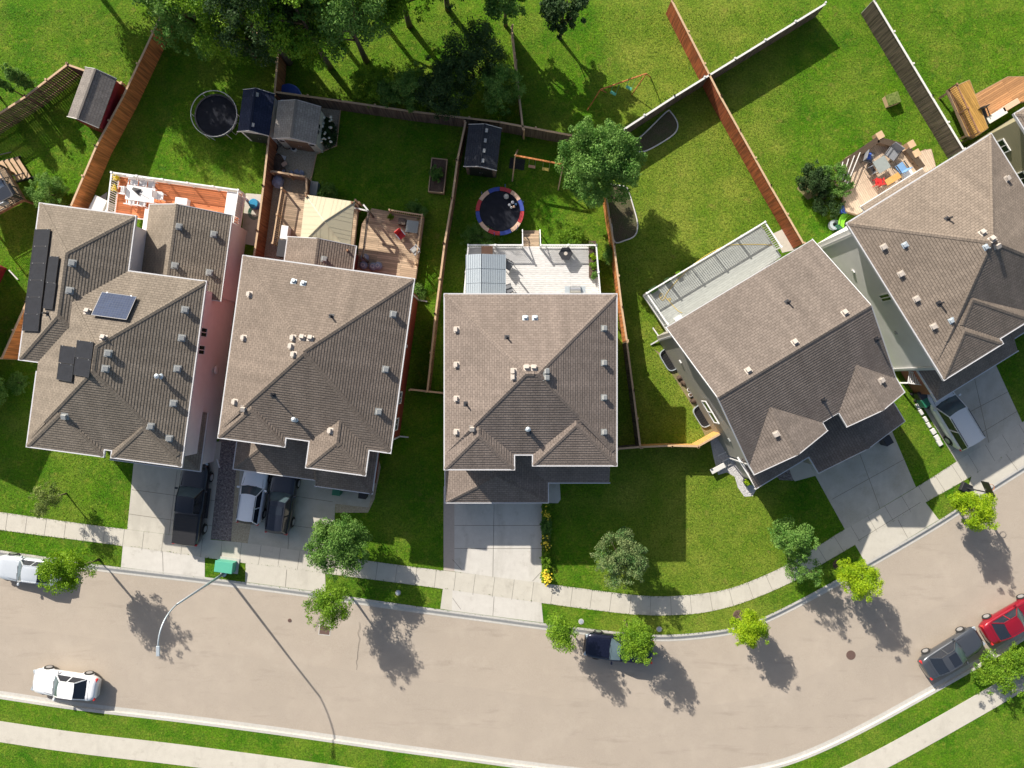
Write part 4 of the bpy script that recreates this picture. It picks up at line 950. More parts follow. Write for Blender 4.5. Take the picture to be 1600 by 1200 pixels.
# ------------------------------------------------------------- sheds
def shed(name, label, px, py, th, w, l, eave, rise, roofm, wallm, front='F', z=0, door=None, trim=True, skylights=0, win=False):
    """px,py = roof centre as seen; w across (x), l along the ridge (y)"""
    fr = Fr(px, py, th, eave + rise * .5); t = thingF(name, label, 'shed', fr)
    W, Ln = w / 2, l / 2; ov = 0.1
    wb = MB().box((0, 0, eave / 2), (w - 2 * ov, l - 2 * ov, eave))
    for s in (-1, 1):
        y = s * (Ln - ov - 0.002)
        wb.add([(-W + ov, y, eave), (W - ov, y, eave), (0, y, eave + rise * .96)], [(0, 1, 2) if s < 0 else (2, 1, 0)])
    wb.build('wall', wallm, t)
    n = 10; rb = MB()
    for s in (-1, 1):
        x0, x1 = s * W, 0.0; q = [(x0, -Ln, eave - .02), (x0, Ln, eave - .02), (x1, Ln, eave + rise), (x1, -Ln, eave + rise)]
        sl = math.hypot(W, rise); uv = [(0, 0), (l, 0), (l, sl), (0, sl)]; top = [(x, y, zz + 0.05) for x, y, zz in q]
        idx = (0, 1, 2, 3) if s < 0 else (3, 2, 1, 0); ia = (3, 2, 1, 0) if s < 0 else (0, 1, 2, 3)
        rb.add(top, [idx], 0, [[uv[i] for i in idx]]); rb.add(q, [ia], 0, [[uv[i] for i in ia]])
        for a, b in ((0, 1), (1, 2), (3, 0)): rb.add([q[a], q[b], top[b], top[a]], [(0, 1, 2, 3) if s > 0 else (3, 2, 1, 0)], 0, [[(0, 0)] * 4])
    r = rb.build('roof', roofm, t)
    if skylights:
        for k in range(skylights): MB().box((0.12, -Ln * .72 + k * l * .72 / max(1, skylights - 1), eave + rise + 0.03), (0.26, 0.26, 0.06)).build('skylight', M['vent_grey'], r)
    MB().bar((0, -Ln - .01, eave + rise + .06), (0, Ln + .01, eave + rise + .06), 0.14, 0.03).build('ridge_cap', roofm, r)
    if trim:
        for s in (-1, 1):
            y = s * (Ln + .015); MB().bar((-W, y, eave + 0.02), (0, y, eave + rise + .02), .03, .12).bar((0, y, eave + rise + .02), (W, y, eave + .02), .03, .12).build('fascia', M['offwhite'], r)
    if door is not None:
        for s in (-1, 1):
            d = MB().box((s * 0.41, -Ln + ov - 0.02, 0.95), (0.8, 0.04, 1.8)).build('door', door, t)
            MB().box((s * 0.08, -Ln + ov - 0.05, 0.95), (0.03, 0.04, 0.14)).build('handle', M['steel'], d)
    if win:
        for s in (-1, 1):
            wn_ = MB().box((s * (W - .45), -Ln + ov - 0.02, 1.6), (0.42, 0.04, 0.36)).build('window', M['offwhite'], t)
            MB().box((s * (W - .45), -Ln + ov - 0.035, 1.6), (0.34, 0.04, 0.28)).build('pane', M['glass'], wn_)
        for k in (-.3, .1): MB().box((W - ov + 0.01, k, 1.7), (0.03, 0.26, 0.3)).build('window', M['glass'], t)
    return t
shed('garden_shed', 'barn red shed with grey shingle roof in the top left yard', 140, 150, -20, 2.3, 3.6, 2.2, 0.6, M['roof_grey'], M['barn_red'], door=M['barn_red'])
shed('garden_shed', 'navy roofed shed with pale gable trim beside the net trampoline', 398, 174, -8, 2.2, 2.9, 2.1, 0.6, M['navy_roof'], M['grey_siding'], door=M['dark'], skylights=2)
shed('garden_shed', 'large pale shed with grey-brown roof and brown double doors on gravel', 462, 189, -8, 3.0, 2.6, 2.1, 0.7, shingle('shingle_beige', (0.40, 0.36, 0.31)), flat('shed_pale', (0.58, 0.60, 0.50), 0.6, var=.05), door=flat('door_brown', (0.20, 0.13, 0.08), 0.7), win=True)
shed('garden_shed', 'dark slate roofed shed with four small skylights in the trampoline yard', 754, 229, -7, 2.3, 2.9, 2.1, 0.45, M['roof_black'], flat('shed_cedar', (0.16, 0.12, 0.09), 0.8), door=M['black'], skylights=4)

# ------------------------------------------------------------- decks, railings
def deck(name, label, frm, outline, z, mat, fascia=None, cat='deck', posts=True):
    """frm: frame; outline: pixel points at height z"""
    HARD.append([P(x, y, z).xy for x, y in outline]) if z < .8 else None
    t = thingF(name, label, cat, frm); pts = [frm.loc2(x, y, z) for x, y in outline]
    MB().prism(pts, z - 0.05, z).build('deck_boards', mat, t)
    fm = MB(); n = len(pts); ar = sum(pts[i][0] * pts[(i + 1) % n][1] - pts[(i + 1) % n][0] * pts[i][1] for i in range(n))
    for i in range(n):
        a, b = Vector(pts[i]), Vector(pts[(i + 1) % n]); d = (b - a).normalized(); nn = Vector((d.y, -d.x)) * (1 if ar > 0 else -1) * 0.02
        fm.bar((a.x + nn.x, a.y + nn.y, z - 0.15), (b.x + nn.x, b.y + nn.y, z - 0.15), 0.04, 0.26)
    fm.build('rim_board', fascia or M['wood_side'], t)
    if posts and z > 0.5:
        cx = sum(p[0] for p in pts) / n; cy = sum(p[1] for p in pts) / n
        for p in pts: MB().box((p[0] * .93 + cx * .07, p[1] * .93 + cy * .07, (z - .06) / 2), (.14, .14, z - .06)).build('support_post', fascia or M['wood_side'], t)
    return t
def railing(t, pts, z, h=1.0, mat=None, bal=True, gap=0.12, topw=0.09, glass=False, bw=0.03):
    mat = mat or M['vinyl']; mb = MB(); tot = 0
    for a, b in zip(pts, pts[1:]):
        A = Vector((*a, z)); B = Vector((*b, z)); d = B - A; ln = d.length; d.normalize(); rz = math.atan2(d.y, d.x)
        mb.box(((A.x + B.x) / 2, (A.y + B.y) / 2, z + h - .02), (ln, topw, 0.045), rz); mb.box(((A.x + B.x) / 2, (A.y + B.y) / 2, z + .09), (ln, .045, 0.045), rz)
        if bal:
            k = int(ln / gap)
            for i in range(1, k): q = A + d * (ln * i / k); mb.box((q.x, q.y, z + h / 2), (bw, bw, h - 0.1), rz)
    r = mb.build('railing', mat, t)
    for a, b in zip(pts, pts[1:]):
        A = Vector(a); B = Vector(b); ln = (B - A).length; k = max(1, round(ln / 1.8))
        for i in range(k if (b != pts[-1]) else k + 1):
            q = A.lerp(B, i / k); MB().box((q.x, q.y, z + (h + .04) / 2), (.1, .1, h + .04)).box((q.x, q.y, z + h + .05), (.13, .13, .03)).build('post', mat, r)
    return r
def steps(t, c, w, run, rise, n, rz, mat, name='step'):
    """n treads going down along local -y of rz from c (top, z at deck)"""
    for k in range(n):
        q = Vector((0, -(k + .5) * run, 0)); q.rotate(Matrix.Rotation(rz, 3, 'Z'))
        MB().box((c[0] + q.x, c[1] + q.y, c[2] - rise * (k + 1)), (w, run * 1.04, 0.05), rz).build(name, mat, t)
# deck 1
f = Fr(187, 275, -8.0, 1.3)
d1 = deck('deck', 'orange-stained raised deck with white railing behind the solar house', f, [(187, 276), (381, 303), (372, 360), (180, 336)], 1.3, M['deck_orange'], M['pink'])
c = [f.loc2(x, y, 1.3) for x, y in ((180, 335), (187, 276), (381, 303), (373, 352))]
railing(d1, c, 1.3, gap=.15, bw=.045)
# deck 2 left wing, under the gazebo, and the right terrace
f = Fr(445, 300, -8.0, 0.7)
d2 = deck('deck', 'brown timber deck with rail under the tan gazebo', f, [(447, 300), (560, 318), (551, 400), (432, 384)], 0.7, M['deck_wood'])
c = [f.loc2(x, y, 0.7) for x, y in ((433, 384), (440, 340), (447, 300))]
railing(d2, c, 0.7, 0.95, M['rail_wood'], gap=0.13)
railing(d2, [f.loc2(x, y, 0.7) for x, y in ((560, 318), (566, 322))], 0.7, 0.95, M['rail_wood'])
f2_ = Fr(560, 325, -8.0, 0.55)
d2b = deck('deck', 'sunlit plank terrace with red chair behind the red-sided house', f2_, [(581, 326), (662, 341), (649, 436), (556, 425), (566, 350)], 0.55, M['deck_wood'])
railing(d2b, [f2_.loc2(x, y, 0.55) for x, y in ((612, 333), (662, 341), (652, 415))], 0.55, 0.95, M['rail_wood'], gap=0.14)
# deck 3
f = Fr(733, 386, 0, 0.9)
d3 = deck('deck', 'bright white composite deck behind the middle house', f, [(733, 386), (929, 386), (936, 475), (726, 475)], 0.9, M['deck_white'], M['vinyl'])
railing(d3, [f.loc2(x, y, 0.9) for x, y in ((726, 470), (733, 387), (816, 387))], 0.9, 0.95)
railing(d3, [f.loc2(x, y, 0.9) for x, y in ((844, 387), (929, 387), (936, 470))], 0.9, 0.95)
a = f.loc2(830, 386, .9)
steps(d3, (a[0], a[1], .9), 1.15, 0.27, 0.17, 5, PI, M['deck_wood'])
s_ = MB()
for x in (-.62, .62): s_.bar((a[0] + x, a[1], 1.8), (a[0] + x, a[1] + 1.2, 1.0), .06, .06); s_.box((a[0] + x, a[1] + 1.2, .5), (.07, .07, 1.0))
s_.build('stair_rail', M['vinyl'], d3)
# deck 4
f = Fr(1006, 460, 31.0, 1.6)
d4 = deck('deck', 'long pale grey deck with white railing behind the gabled house', f, [(1006, 461), (1187, 352), (1220, 400), (1045, 520)], 1.6, M['deck_grey'], M['vinyl'])
railing(d4, [f.loc2(x, y, 1.6) for x, y in ((1038, 508), (1006, 461), (1187, 352), (1212, 390))], 1.6, gap=.15, bw=.05)
for k, (x, y) in enumerate(((1020, 452), (1104, 403))):
    pass
# deck 5
f = Fr(1330, 250, 30.0, 0.5)
d5 = deck('deck', 'tan angular sun deck with built-in wood benches and planters', f, [(1310, 263), (1325, 245), (1372, 218), (1408, 226), (1425, 245), (1440, 236), (1455, 233), (1462, 260), (1340, 335), (1322, 330)], 0.5, M['deck_tan'])
bn = MB()
for a, b in (((1308, 262), (1372, 218)), ((1372, 218), (1408, 228)), ((1418, 232), (1442, 262))):
    A = f.loc(*a, .95); B = f.loc(*b, .95); bn.bar(A, B, .42, .06)
    bn.bar((A[0], A[1], .72), (B[0], B[1], .72), .34, .42)
bn.build('bench', M['wood_side'], d5)
bx = [MB().box((*f.loc2(x, y, .9), .75), (.5, .5, .55)).build('planter_box', M['rail_wood'], d5) for x, y in ((1374, 212), (1423, 226), (1431, 240))]
rl = MB()
for k in range(4): A = f.loc(1316 + k * 5, 258 - k * 5 + 2 * k, 1.3); B = f.loc(1322 + k * 5, 282 + k * 3, 1.3); 
lw = MB()
for k in range(4): lw.bar(f.loc(1317 + k * 9, 253 - k * 5, 1.1), f.loc(1312 + k * 4, 278 + k * 3, 1.1), .05, .05)
lw.build('slatted_screen', M['offwhite'], d5)
f = Fr(1430, 262, 31, .4)
lo = deck('deck_step', 'small low tan landing beside the sun deck, next to the clover lawn', f, [(1425, 245), (1446, 233), (1460, 252), (1438, 268)], 0.3, M['deck_tan'], cat='landing', posts=False)
# far right rear decks (house 6)
f = Fr(1500, 180, 31.0, 1.2)
d6 = deck('deck', 'golden old plank deck with dark divider beyond the right fence', f, [(1482, 140), (1515, 125), (1544, 200), (1520, 216), (1514, 212)], 1.2, M['deck_old'])
railing(d6, [f.loc2(x, y, 1.2) for x, y in ((1482, 140), (1516, 214))], 1.2, .9, M['fence_brown'], gap=.14)
f = Fr(1540, 160, 31.0, .5)
d6b = deck('deck', 'striped orange timber patio in the top right corner', f, [(1520, 150), (1575, 120), (1640, 120), (1640, 150), (1590, 160), (1560, 185), (1545, 190)], .5, boards('deck_boards_rust', (0.42, 0.22, 0.10), 0.14))
# far left deck
f = Fr(30, 300, 27.0, 1.3)
d7 = deck('deck', 'dark raised deck with rails on the left edge beside the house with solar panels', f, [(-60, 290), (8, 262), (36, 311), (-40, 352)], 1.6, M['deck_wood'], M['fence_brown'])
railing(d7, [f.loc2(x, y, 1.6) for x, y in ((8, 262), (36, 311), (-40, 352))], 1.6, 1.0, M['dark'], topw=.07)
st = thingF('deck_stairs', 'pale plank stair flight beside the dark left-edge deck', 'stairs', Fr(18, 270, 33.0, .6))
for k in range(7): MB().box((-.9 + k * .27, 0.1, 1.4 - k * .19), (.28, 1.7, .05)).build('step', M['rail_wood'], st)
for y in (-.78, .98): MB().bar((-1.05, y, 2.4), (.95, y, 1.0), .05, .05).bar((-1.05, y, 1.3), (.95, y, .0), .05, .2).build('handrail', M['dark'], st)

# ------------------------------------------------------------- gazebos
def hip_canopy(t, frm, corners, z, rise, mat, seam):
    C = [Vector(frm.loc(x, y, z)) for x, y in corners]; c = sum(C, Vector()) / 4; top = c + Vector((0, 0, rise))
    mb = MB()
    for i in range(4):
        a, b = C[i], C[(i + 1) % 4]; mb.add([a, b, top], [(0, 1, 2)] if (b - a).cross(top - a).z > 0 else [(2, 1, 0)])
        mb.add([a, b, b - Vector((0, 0, .14)), a - Vector((0, 0, .14))], [(0, 1, 2, 3)])
        mb.add([a - Vector((0, 0, .02)), b - Vector((0, 0, .02)), top - Vector((0, 0, .04))], [(2, 1, 0)])
    r = mb.build('roof', mat, t); sm = MB()
    for i in range(4):
        sm.bar(C[i] + Vector((0, 0, .02)), top + Vector((0, 0, .02)), .05, .03)
        a, b = C[i], C[(i + 1) % 4]; m = (a + b) / 2
        n = 12
        for k in range(1, n):
            if k == n // 2: continue
            p = a.lerp(b, k / n); s = 1 - abs(k / n - .5) * 2; q = p + (top - m) * s * 0.98
            sm.bar(p + Vector((0, 0, .004)), q + Vector((0, 0, .004)), .018, .012)
    sm.build('seam', seam, r)
    for p in C:
        q = p * .93 + c * .07; MB().box((q.x, q.y, (z + .5) / 2), (.13, .13, z - .7)).build('post', M['fence_brown'], t).location.z = .35
    return C
f = Fr(512, 345, -8.0, 3.2)
g = thingF('gazebo', 'tan ribbed metal pyramid-roof gazebo behind the red-sided house', 'gazebo', f)
hip_canopy(g, f, [(477, 304), (554, 315), (546, 395), (468, 384)], 3.1, .75, M['metal_tan'], flat('seam_tan', (0.46, 0.415, 0.285), .5))
# metal gable pergola on the white deck
f = Fr(728, 398, 0, 3.0)
g = thingF('gazebo', 'blue-grey ribbed metal shelter on the white deck against the middle house', 'gazebo', f)
x0, y0 = f.loc2(728, 398, 3.0); x1, _ = f.loc2(790, 398, 3.0); xr, _ = f.loc2(752, 398, 3.3); y1 = y0 - 2.9
for nm, q in (('roof', [(x0, y0, 3.0), (x0, y1, 3.0), (xr, y1, 3.35), (xr, y0, 3.35)]), ('roof', [(xr, y0, 3.35), (xr, y1, 3.35), (x1, y1, 3.0), (x1, y0, 3.0)])):
    q = [Vector(p) for p in q]; r = MB().add(q + [p - Vector((0, 0, .05)) for p in q], [(0, 1, 2, 3), (7, 6, 5, 4), (0, 4, 5, 1), (1, 5, 6, 2), (2, 6, 7, 3), (3, 7, 4, 0)]).build(nm, M['metal_blue'], g)
    sm = MB(); n = int((q[3] - q[0]).length / .15)
    for k in range(n + 1): sm.bar(q[0].lerp(q[3], k / n) + Vector((0, 0, .012)), q[1].lerp(q[2], k / n) + Vector((0, 0, .012)), .025, .025)
    for k in (1 / 3, 2 / 3): sm.bar(q[0].lerp(q[1], k) + Vector((0, 0, .02)), q[3].lerp(q[2], k) + Vector((0, 0, .02)), .02, .02)
    sm.build('rib', M['metal_blue'], r)
for x in (x0 + .1, x1 - .1):
    for y in (y0 - .12, y1 + .1): MB().box((x, y, 1.95), (.09, .09, 2.1)).build('post', M['galv'], g)
MB().bar((x1 - .1, y0 - .12, 2.9), (x1 - .1, y1 + .1, 2.9), .1, .12).bar((x0 + .1, y0 - .12, 2.9), (x0 + .1, y1 + .1, 2.9), .1, .12).build('beam', M['galv'], g)
# low pergola frame between the gazebo and the terrace
f = Fr(572, 350, -8.0, 2.0)
g = thingF('pergola', 'weathered grey open timber frame between gazebo and plank terrace', 'pergola', f)
A = [f.loc(568, 320, 2.3), f.loc(576, 330, 2.3), f.loc(567, 402, 2.3)]
MB().bar(A[1], A[2], .12, .15).build('beam', M['fence_dark'], g); MB().bar(A[0], A[1], .1, .12).bar((A[1][0] - 1.1, A[1][1] + .1, 2.3), A[1], .1, .12).build('beam', M['offwhite'], g)
for p in A: MB().box((p[0], p[1], 1.15), (.11, .11, 2.3)).build('post', M['fence_dark'], g)

# ------------------------------------------------------------- play things
def trampoline(label, px, py, r, padc, net=True, poles=8, balls=False, ring=None):
    z = 0.85; p = P(px, py, z); t = thing('trampoline', label, 'trampoline', (p.x, p.y, 0))
    pr = .84 if balls is not None and len(padc) > 6 else .93
    MB().cyl((0, 0, z - .03), r * (pr + .02), .02, 40).build('jumping_mat', M['mat'], t)
    n = len(padc)
    for k, c in enumerate(padc): MB().ring((0, 0), r * pr, r, z - .02, z + .04, 4, 2 * PI * k / n + .01, 2 * PI * (k + 1) / n - .01).build('pad', M[c] if isinstance(c, str) else c, t)
    for k in range(4):
        a = PI / 4 + k * PI / 2; b = a + .5
        MB().tube([(r * .97 * math.cos(a), r * .97 * math.sin(a), z), (r * .97 * math.cos(a), r * .97 * math.sin(a), .03), (r * .97 * math.cos(b), r * .97 * math.sin(b), .03), (r * .97 * math.cos(b), r * .97 * math.sin(b), z)], .025).build('leg', M['steel'], t)
    if net:
        for k in range(poles):
            a = 2 * PI * k / poles; MB().tube([(r * 1.04 * math.cos(a), r * 1.04 * math.sin(a), .1), (r * 1.04 * math.cos(a), r * 1.04 * math.sin(a), 1.85)], .022).build('net_pole', M['steel'], t)
        mb = MB(); m = 48
        for zz in (.95, 1.8): mb.tube([(r * 1.03 * math.cos(2 * PI * k / m), r * 1.03 * math.sin(2 * PI * k / m), zz) for k in range(m + 1)], 0.02, 5, cap=False)
        for k in range(m): a = 2 * PI * k / m; mb.tube([(r * 1.03 * math.cos(a), r * 1.03 * math.sin(a), .9), (r * 1.03 * math.cos(a), r * 1.03 * math.sin(a), 1.8)], .004, 4)
        mb.build('safety_net', ring or M['dark'], t)
    return t
trampoline('black round trampoline with pale-rimmed safety net in the dark first yard', 338, 181, 1.55, ['dark'] * 6, False, 6, ring=M['offwhite'])
t = [o for o in scene.objects if o.name.startswith('trampoline')][-1]; MB().ring((0, 0), 1.6, 1.64, 1.25, 1.29, 40).build('rim_hoop', M['offwhite'], t)
for k in range(6): a = k * PI / 3; MB().tube([(1.6 * math.cos(a), 1.6 * math.sin(a), .1), (1.6 * math.cos(a), 1.6 * math.sin(a), 1.28)], .022).build('net_pole', M['offwhite'], t)
pb = [flat('pad_blue', (0.03, 0.06, 0.30), .6), flat('pad_red', (0.42, 0.03, 0.04), .6), M['tan_cloth']]
trampoline('round trampoline with red, blue and tan edge pads and toys on it', 781, 330, 1.72, [pb[0], pb[2], pb[1], pb[0], pb[2], pb[1], pb[0], pb[2], pb[1], pb[0], pb[2], pb[1]], False)
for k in range(6):
    a = k * PI / 3 + .3; p = P(781, 330, .85)
    b = MB().tube([(0, 0, 0), (0, 0, 1.1)], .02).build('net_pole', M['blue'], None); b.parent = [o for o in scene.objects if o.name.startswith('trampoline')][-1]; b.location = (1.72 * math.cos(a), 1.72 * math.sin(a), .5)
TOY = [(791, 307, .19, 'vent_grey'), (796, 320, .11, 'white'), (801, 316, .12, 'white'), (803, 323, .10, 'tan_cloth'), (799, 324, .09, 'offwhite'), (806, 319, .09, 'blue_cloth')]
LB = ['largest grey ball on the colourful trampoline', 'white ball nearest the middle of the colourful trampoline', 'white ball beside the blue one on the colourful trampoline', 'tan ball at the lower right of the trampoline toys', 'small off-white ball below the white balls on the trampoline', 'small blue ball at the right edge of the trampoline mat']
for (x, y, r, m_), lb in zip(TOY, LB):
    p = P(x, y, .85 + r); tag(MB().blob((0, 0, 0), r, 14).build('ball', M[m_], smooth=True), lb, 'ball', 'balls on the trampoline').location = (p.x, p.y, .84 + r)
# swing set
f = Fr(833, 248, -10, 2.1)
s = thingF('swing_set', 'timber A-frame swing set half under the big leafy tree', 'swing set', f)
a = Vector(f.loc(805, 243, 2.2)); b = Vector(f.loc(880, 257, 2.2))
MB().bar(a, b, .1, .12).build('beam', M['fence_orange'], s)
for e in (a, b):
    for q in (-1.15, 1.15): MB().bar(e, (e.x, e.y + q, 0), .09, .09).build('leg', M['rail_wood'], s)
for k, x in enumerate((1.0, 1.45, 2.0, 2.45)):
    q = a.lerp(b, x / (b - a).length); MB().tube([q, (q.x, q.y, .5)], .01, 5).build('chain', M['steel'], s)
q = a.lerp(b, 1.22 / (b - a).length); MB().box((q.x, q.y, .48), (.5, .2, .04)).build('swing_seat', M['terracotta'], s)
q = a.lerp(b, 2.22 / (b - a).length); MB().box((q.x, q.y, .48), (.5, .2, .04)).build('swing_seat', M['yellow'], s)
tag(MB().box((0, 0, .01), (1.1, .8, .02), R(-8)).build('rubber_mat', M['rubber']), 'dark mat on the grass under the swing set', 'mat').location = P(808, 256, 0)
f = Fr(965, 158, -30, 2.0)
s = thingF('swing_set', 'metal swing set with two curved seats beyond the grey back fence', 'swing set', f)
a = Vector(f.loc(938, 140, 2.0)); b = Vector(f.loc(1010, 115, 2.0))
MB().tube([a, b], .05).build('beam', M['fence_orange'], s)
for e in (a, b):
    for q in (-.9, .9): MB().tube([e, (e.x + q * .3, e.y + q, 0)], .04).build('leg', M['fence_orange'], s)
for k in (.35, .7):
    q = a.lerp(b, k); c_ = MB()
    for d in (-.2, .2): c_.tube([(q.x + d, q.y, 2.0), (q.x + d, q.y, .5)], .012, 5)
    c_.box((q.x, q.y, .48), (.45, .2, .04)); c_.build('swing_seat', M['green_box'], s)

# ------------------------------------------------------------- furniture
def chair(label, px, py, rz, z, mat, group=None, frame=None, w=.55, arms=True, cat='chair', name='patio_chair'):
    p = P(px, py, z + .5); t = thing(name, label, cat, (p.x, p.y, z), R(rz), group); fm = frame or M['dark']
    MB().box((0, 0, .42), (w, w, .06)).build('seat', mat, t, bevel=.015)
    MB().box((0, w / 2, .72), (w, .06, .6), rx=-.15).build('backrest', mat, t, bevel=.015)
    for x in (-1, 1):
        for y in (-1, 1): MB().box((x * (w / 2 - .03), y * (w / 2 - .03), .2), (.04, .04, .4)).build('leg', fm, t)
        if arms: MB().box((x * w / 2, 0, .64), (.06, w, .035)).box((x * w / 2, -w / 2 + .04, .52), (.03, .03, .24)).build('armrest', fm, t)
    return t
def table(label, px, py, rz, z, w, l, mat, fm=None, h=.73, round_=False, cat='table', name='patio_table', group=None):
    p = P(px, py, z + h); t = thing(name, label, cat, (p.x, p.y, z), R(rz), group)
    if round_: MB().cyl((0, 0, h - .03), w / 2, .04, 28).build('tabletop', mat, t)
    else: MB().box((0, 0, h - .02), (w, l, .04)).build('tabletop', mat, t, bevel=.01)
    for x in (-1, 1):
        for y in (-1, 1): MB().box((x * (w / 2 - .1) * (.6 if round_ else 1), y * (l / 2 - .1) * (.6 if round_ else 1), (h - .04) / 2), (.05, .05, h - .04)).build('leg', fm or M['dark'], t)
    return t
def boxy(name, label, cat, px, py, rz, z, size, mat, lidm=None, group=None, bev=.02, lid='lid'):
    p = P(px, py, z + size[2]); t = thing(name, label, cat, (p.x, p.y, z), R(rz), group)
    MB().box((0, 0, (size[2] - .05) / 2), (size[0] * .96, size[1] * .96, size[2] - .05)).build('box', mat, t, bevel=bev)
    MB().box((0, 0, size[2] - .02), (size[0], size[1], .06)).build(lid, lidm or mat, t, bevel=bev)
    return t
# deck 1 furniture (white)
z = 1.3
table('long white dining table with a folded dark parasol shadow on the orange deck', 219, 303, -8, z, 2.0, 1.0, M['white'], M['white'])
for i, (x, y, r, lb) in enumerate(((208, 285, 172, 'white chair left of three behind the long white table'), (222, 286, 172, 'white chair in the middle behind the long white table'), (236, 288, 172, 'white chair right of three behind the long white table'),
    (205, 315, -8, 'white chair at the near left of the long white table'), (222, 317, -8, 'white chair at the near right of the long white table'), (193, 298, 82, 'white chair at the left end of the long white table'), (249, 306, -98, 'white chair at the right end of the long white table'))):
    chair(lb, x, y, r + 180, z, M['white'], 'white chairs round the white dining table', M['white'], .48)
u_ = thing('parasol', 'closed dark parasol lying across the long white table', 'parasol', (*P(212, 298, 2.2).xy, 2.08), R(-30))
MB().cyl((0, 0, 0), .03, .9, 8).build('pole', M['steel'], u_).rotation_euler = (0, R(90), 0)
MB().add([(-.35, -.05, .02), (-.35, .12, .02), (.25, .3, .02), (.3, -.2, .02), (0, 0, .16)], [(0, 1, 4), (1, 2, 4), (2, 3, 4), (3, 0, 4), (3, 2, 1, 0)]).build('canopy', M['dark'], u_)
boxy('storage_box', 'white storage bench by the rear roof edge on the orange deck', 'storage box', 283, 314, -8, z, (.85, .45, .5), M['white'])
boxy('cabinet', 'tall white cabinet at the right end of the orange deck', 'cabinet', 361, 318, -8, z, (.75, 1.6, .8), M['white'])
boxy('storage_box', 'large pale plastic storage box between the orange fence and the orange deck', 'storage box', 150, 326, -26, 0, (.95, 1.7, 1.1), M['offwhite'])
boxy('air_conditioner', 'small dark window unit beside the orange deck on white slab', 'air conditioner', 162, 331, -8, 0, (.9, .4, .6), M['offwhite'], M['dark'])
for x, y, lb in ((184, 278, 'yellow flower pot at the upper left corner of the orange deck'), (180, 294, 'yellow flower pot at the left side of the orange deck, below another')):
    p = P(x, y, z + .4); t = thing('flower_pot', lb, 'flower pot', (p.x - .1, p.y, z)); MB().cyl((0, 0, 0), .1, .3, 10, .15).build('pot', M['terracotta'], t)
    q = MB(); random.seed(int(y))
    for k in range(60): q.box((random.gauss(0, .11), random.gauss(0, .11), .36 + random.random() * .15), (.07, .07, .02), random.random() * 3, 0, random.uniform(-.5, .5), random.uniform(-.5, .5))
    q.build('flowers', M['flower_yellow'], t)
p = P(396, 318, .5); t = thing('rain_barrel', 'blue lidded round barrel on the slab right of the orange deck', 'barrel', (p.x, p.y, 0))
MB().cyl((0, 0, 0), .32, .25, 20, .36).cyl((0, 0, .25), .36, .25, 20, .33).build('barrel', M['blue'], t, smooth=False); MB().cyl((0, 0, .5), .35, .05, 20, .3).build('lid', M['blue_teal'], t)
tag(MB().tube([(math.cos(a * .4) * (.3 + a * .004), math.sin(a * .4) * (.3 + a * .004), .03) for a in range(60)], .014, 5).build('garden_hose', M['green_bin'], smooth=True), 'coiled thin hose on the slab below the blue barrel', 'hose').location = P(399, 332, 0)
# deck 2
z = .55
table('small light grey table at the rail of the plank terrace', 644, 354, -8, z, .85, .85, M['table_grey'])
boxy('cooler', 'brown and white cooler box beside the grey table on the terrace', 'cooler', 628, 346, -8, z, (.55, .45, .45), M['mulch'], M['fence_dark'])
chair('red folding chair on the plank terrace', 626, 367, 40, z, M['red'], None, M['steel'], .5)
chair('pale mesh chair near the rail of the plank terrace', 649, 392, -50, z, M['vent_grey'], None, M['steel'], .5)
p = P(615, 344, z + .3); 
for (x, y, lb) in ((569, 402, 'grey-blue covered pouf furthest up against the red wall'), (567, 414, 'grey-blue covered pouf nearest the house corner'), (582, 416, 'grey-blue covered pouf third from the house corner'), (590, 415, 'grey-blue covered pouf furthest right of the shaded four')):
    p = P(x, y, z + .4); t = thing('pouf', lb, 'pouf', (p.x, p.y, z), 0, 'covered poufs in the terrace shade')
    MB().blob((0, 0, .2), (.31, .31, .24), 16).build('cushion', M['grey_blue'], t, smooth=True); MB().ring((0, 0), .10, .14, .4, .445, 16).build('piping', M['offwhite'], t)
boxy('heat_pump', 'white air conditioner unit on the deck left of the gazebo', 'air conditioner', 444, 363, -8, .7, (.5, .95, .7), M['white'])
boxy('barbecue_cover', 'black covered barbecue left of the rear roof of the red-sided house', 'barbecue', 440, 388, -8, .7, (.6, 1.2, .9), M['black'], M['dark'])
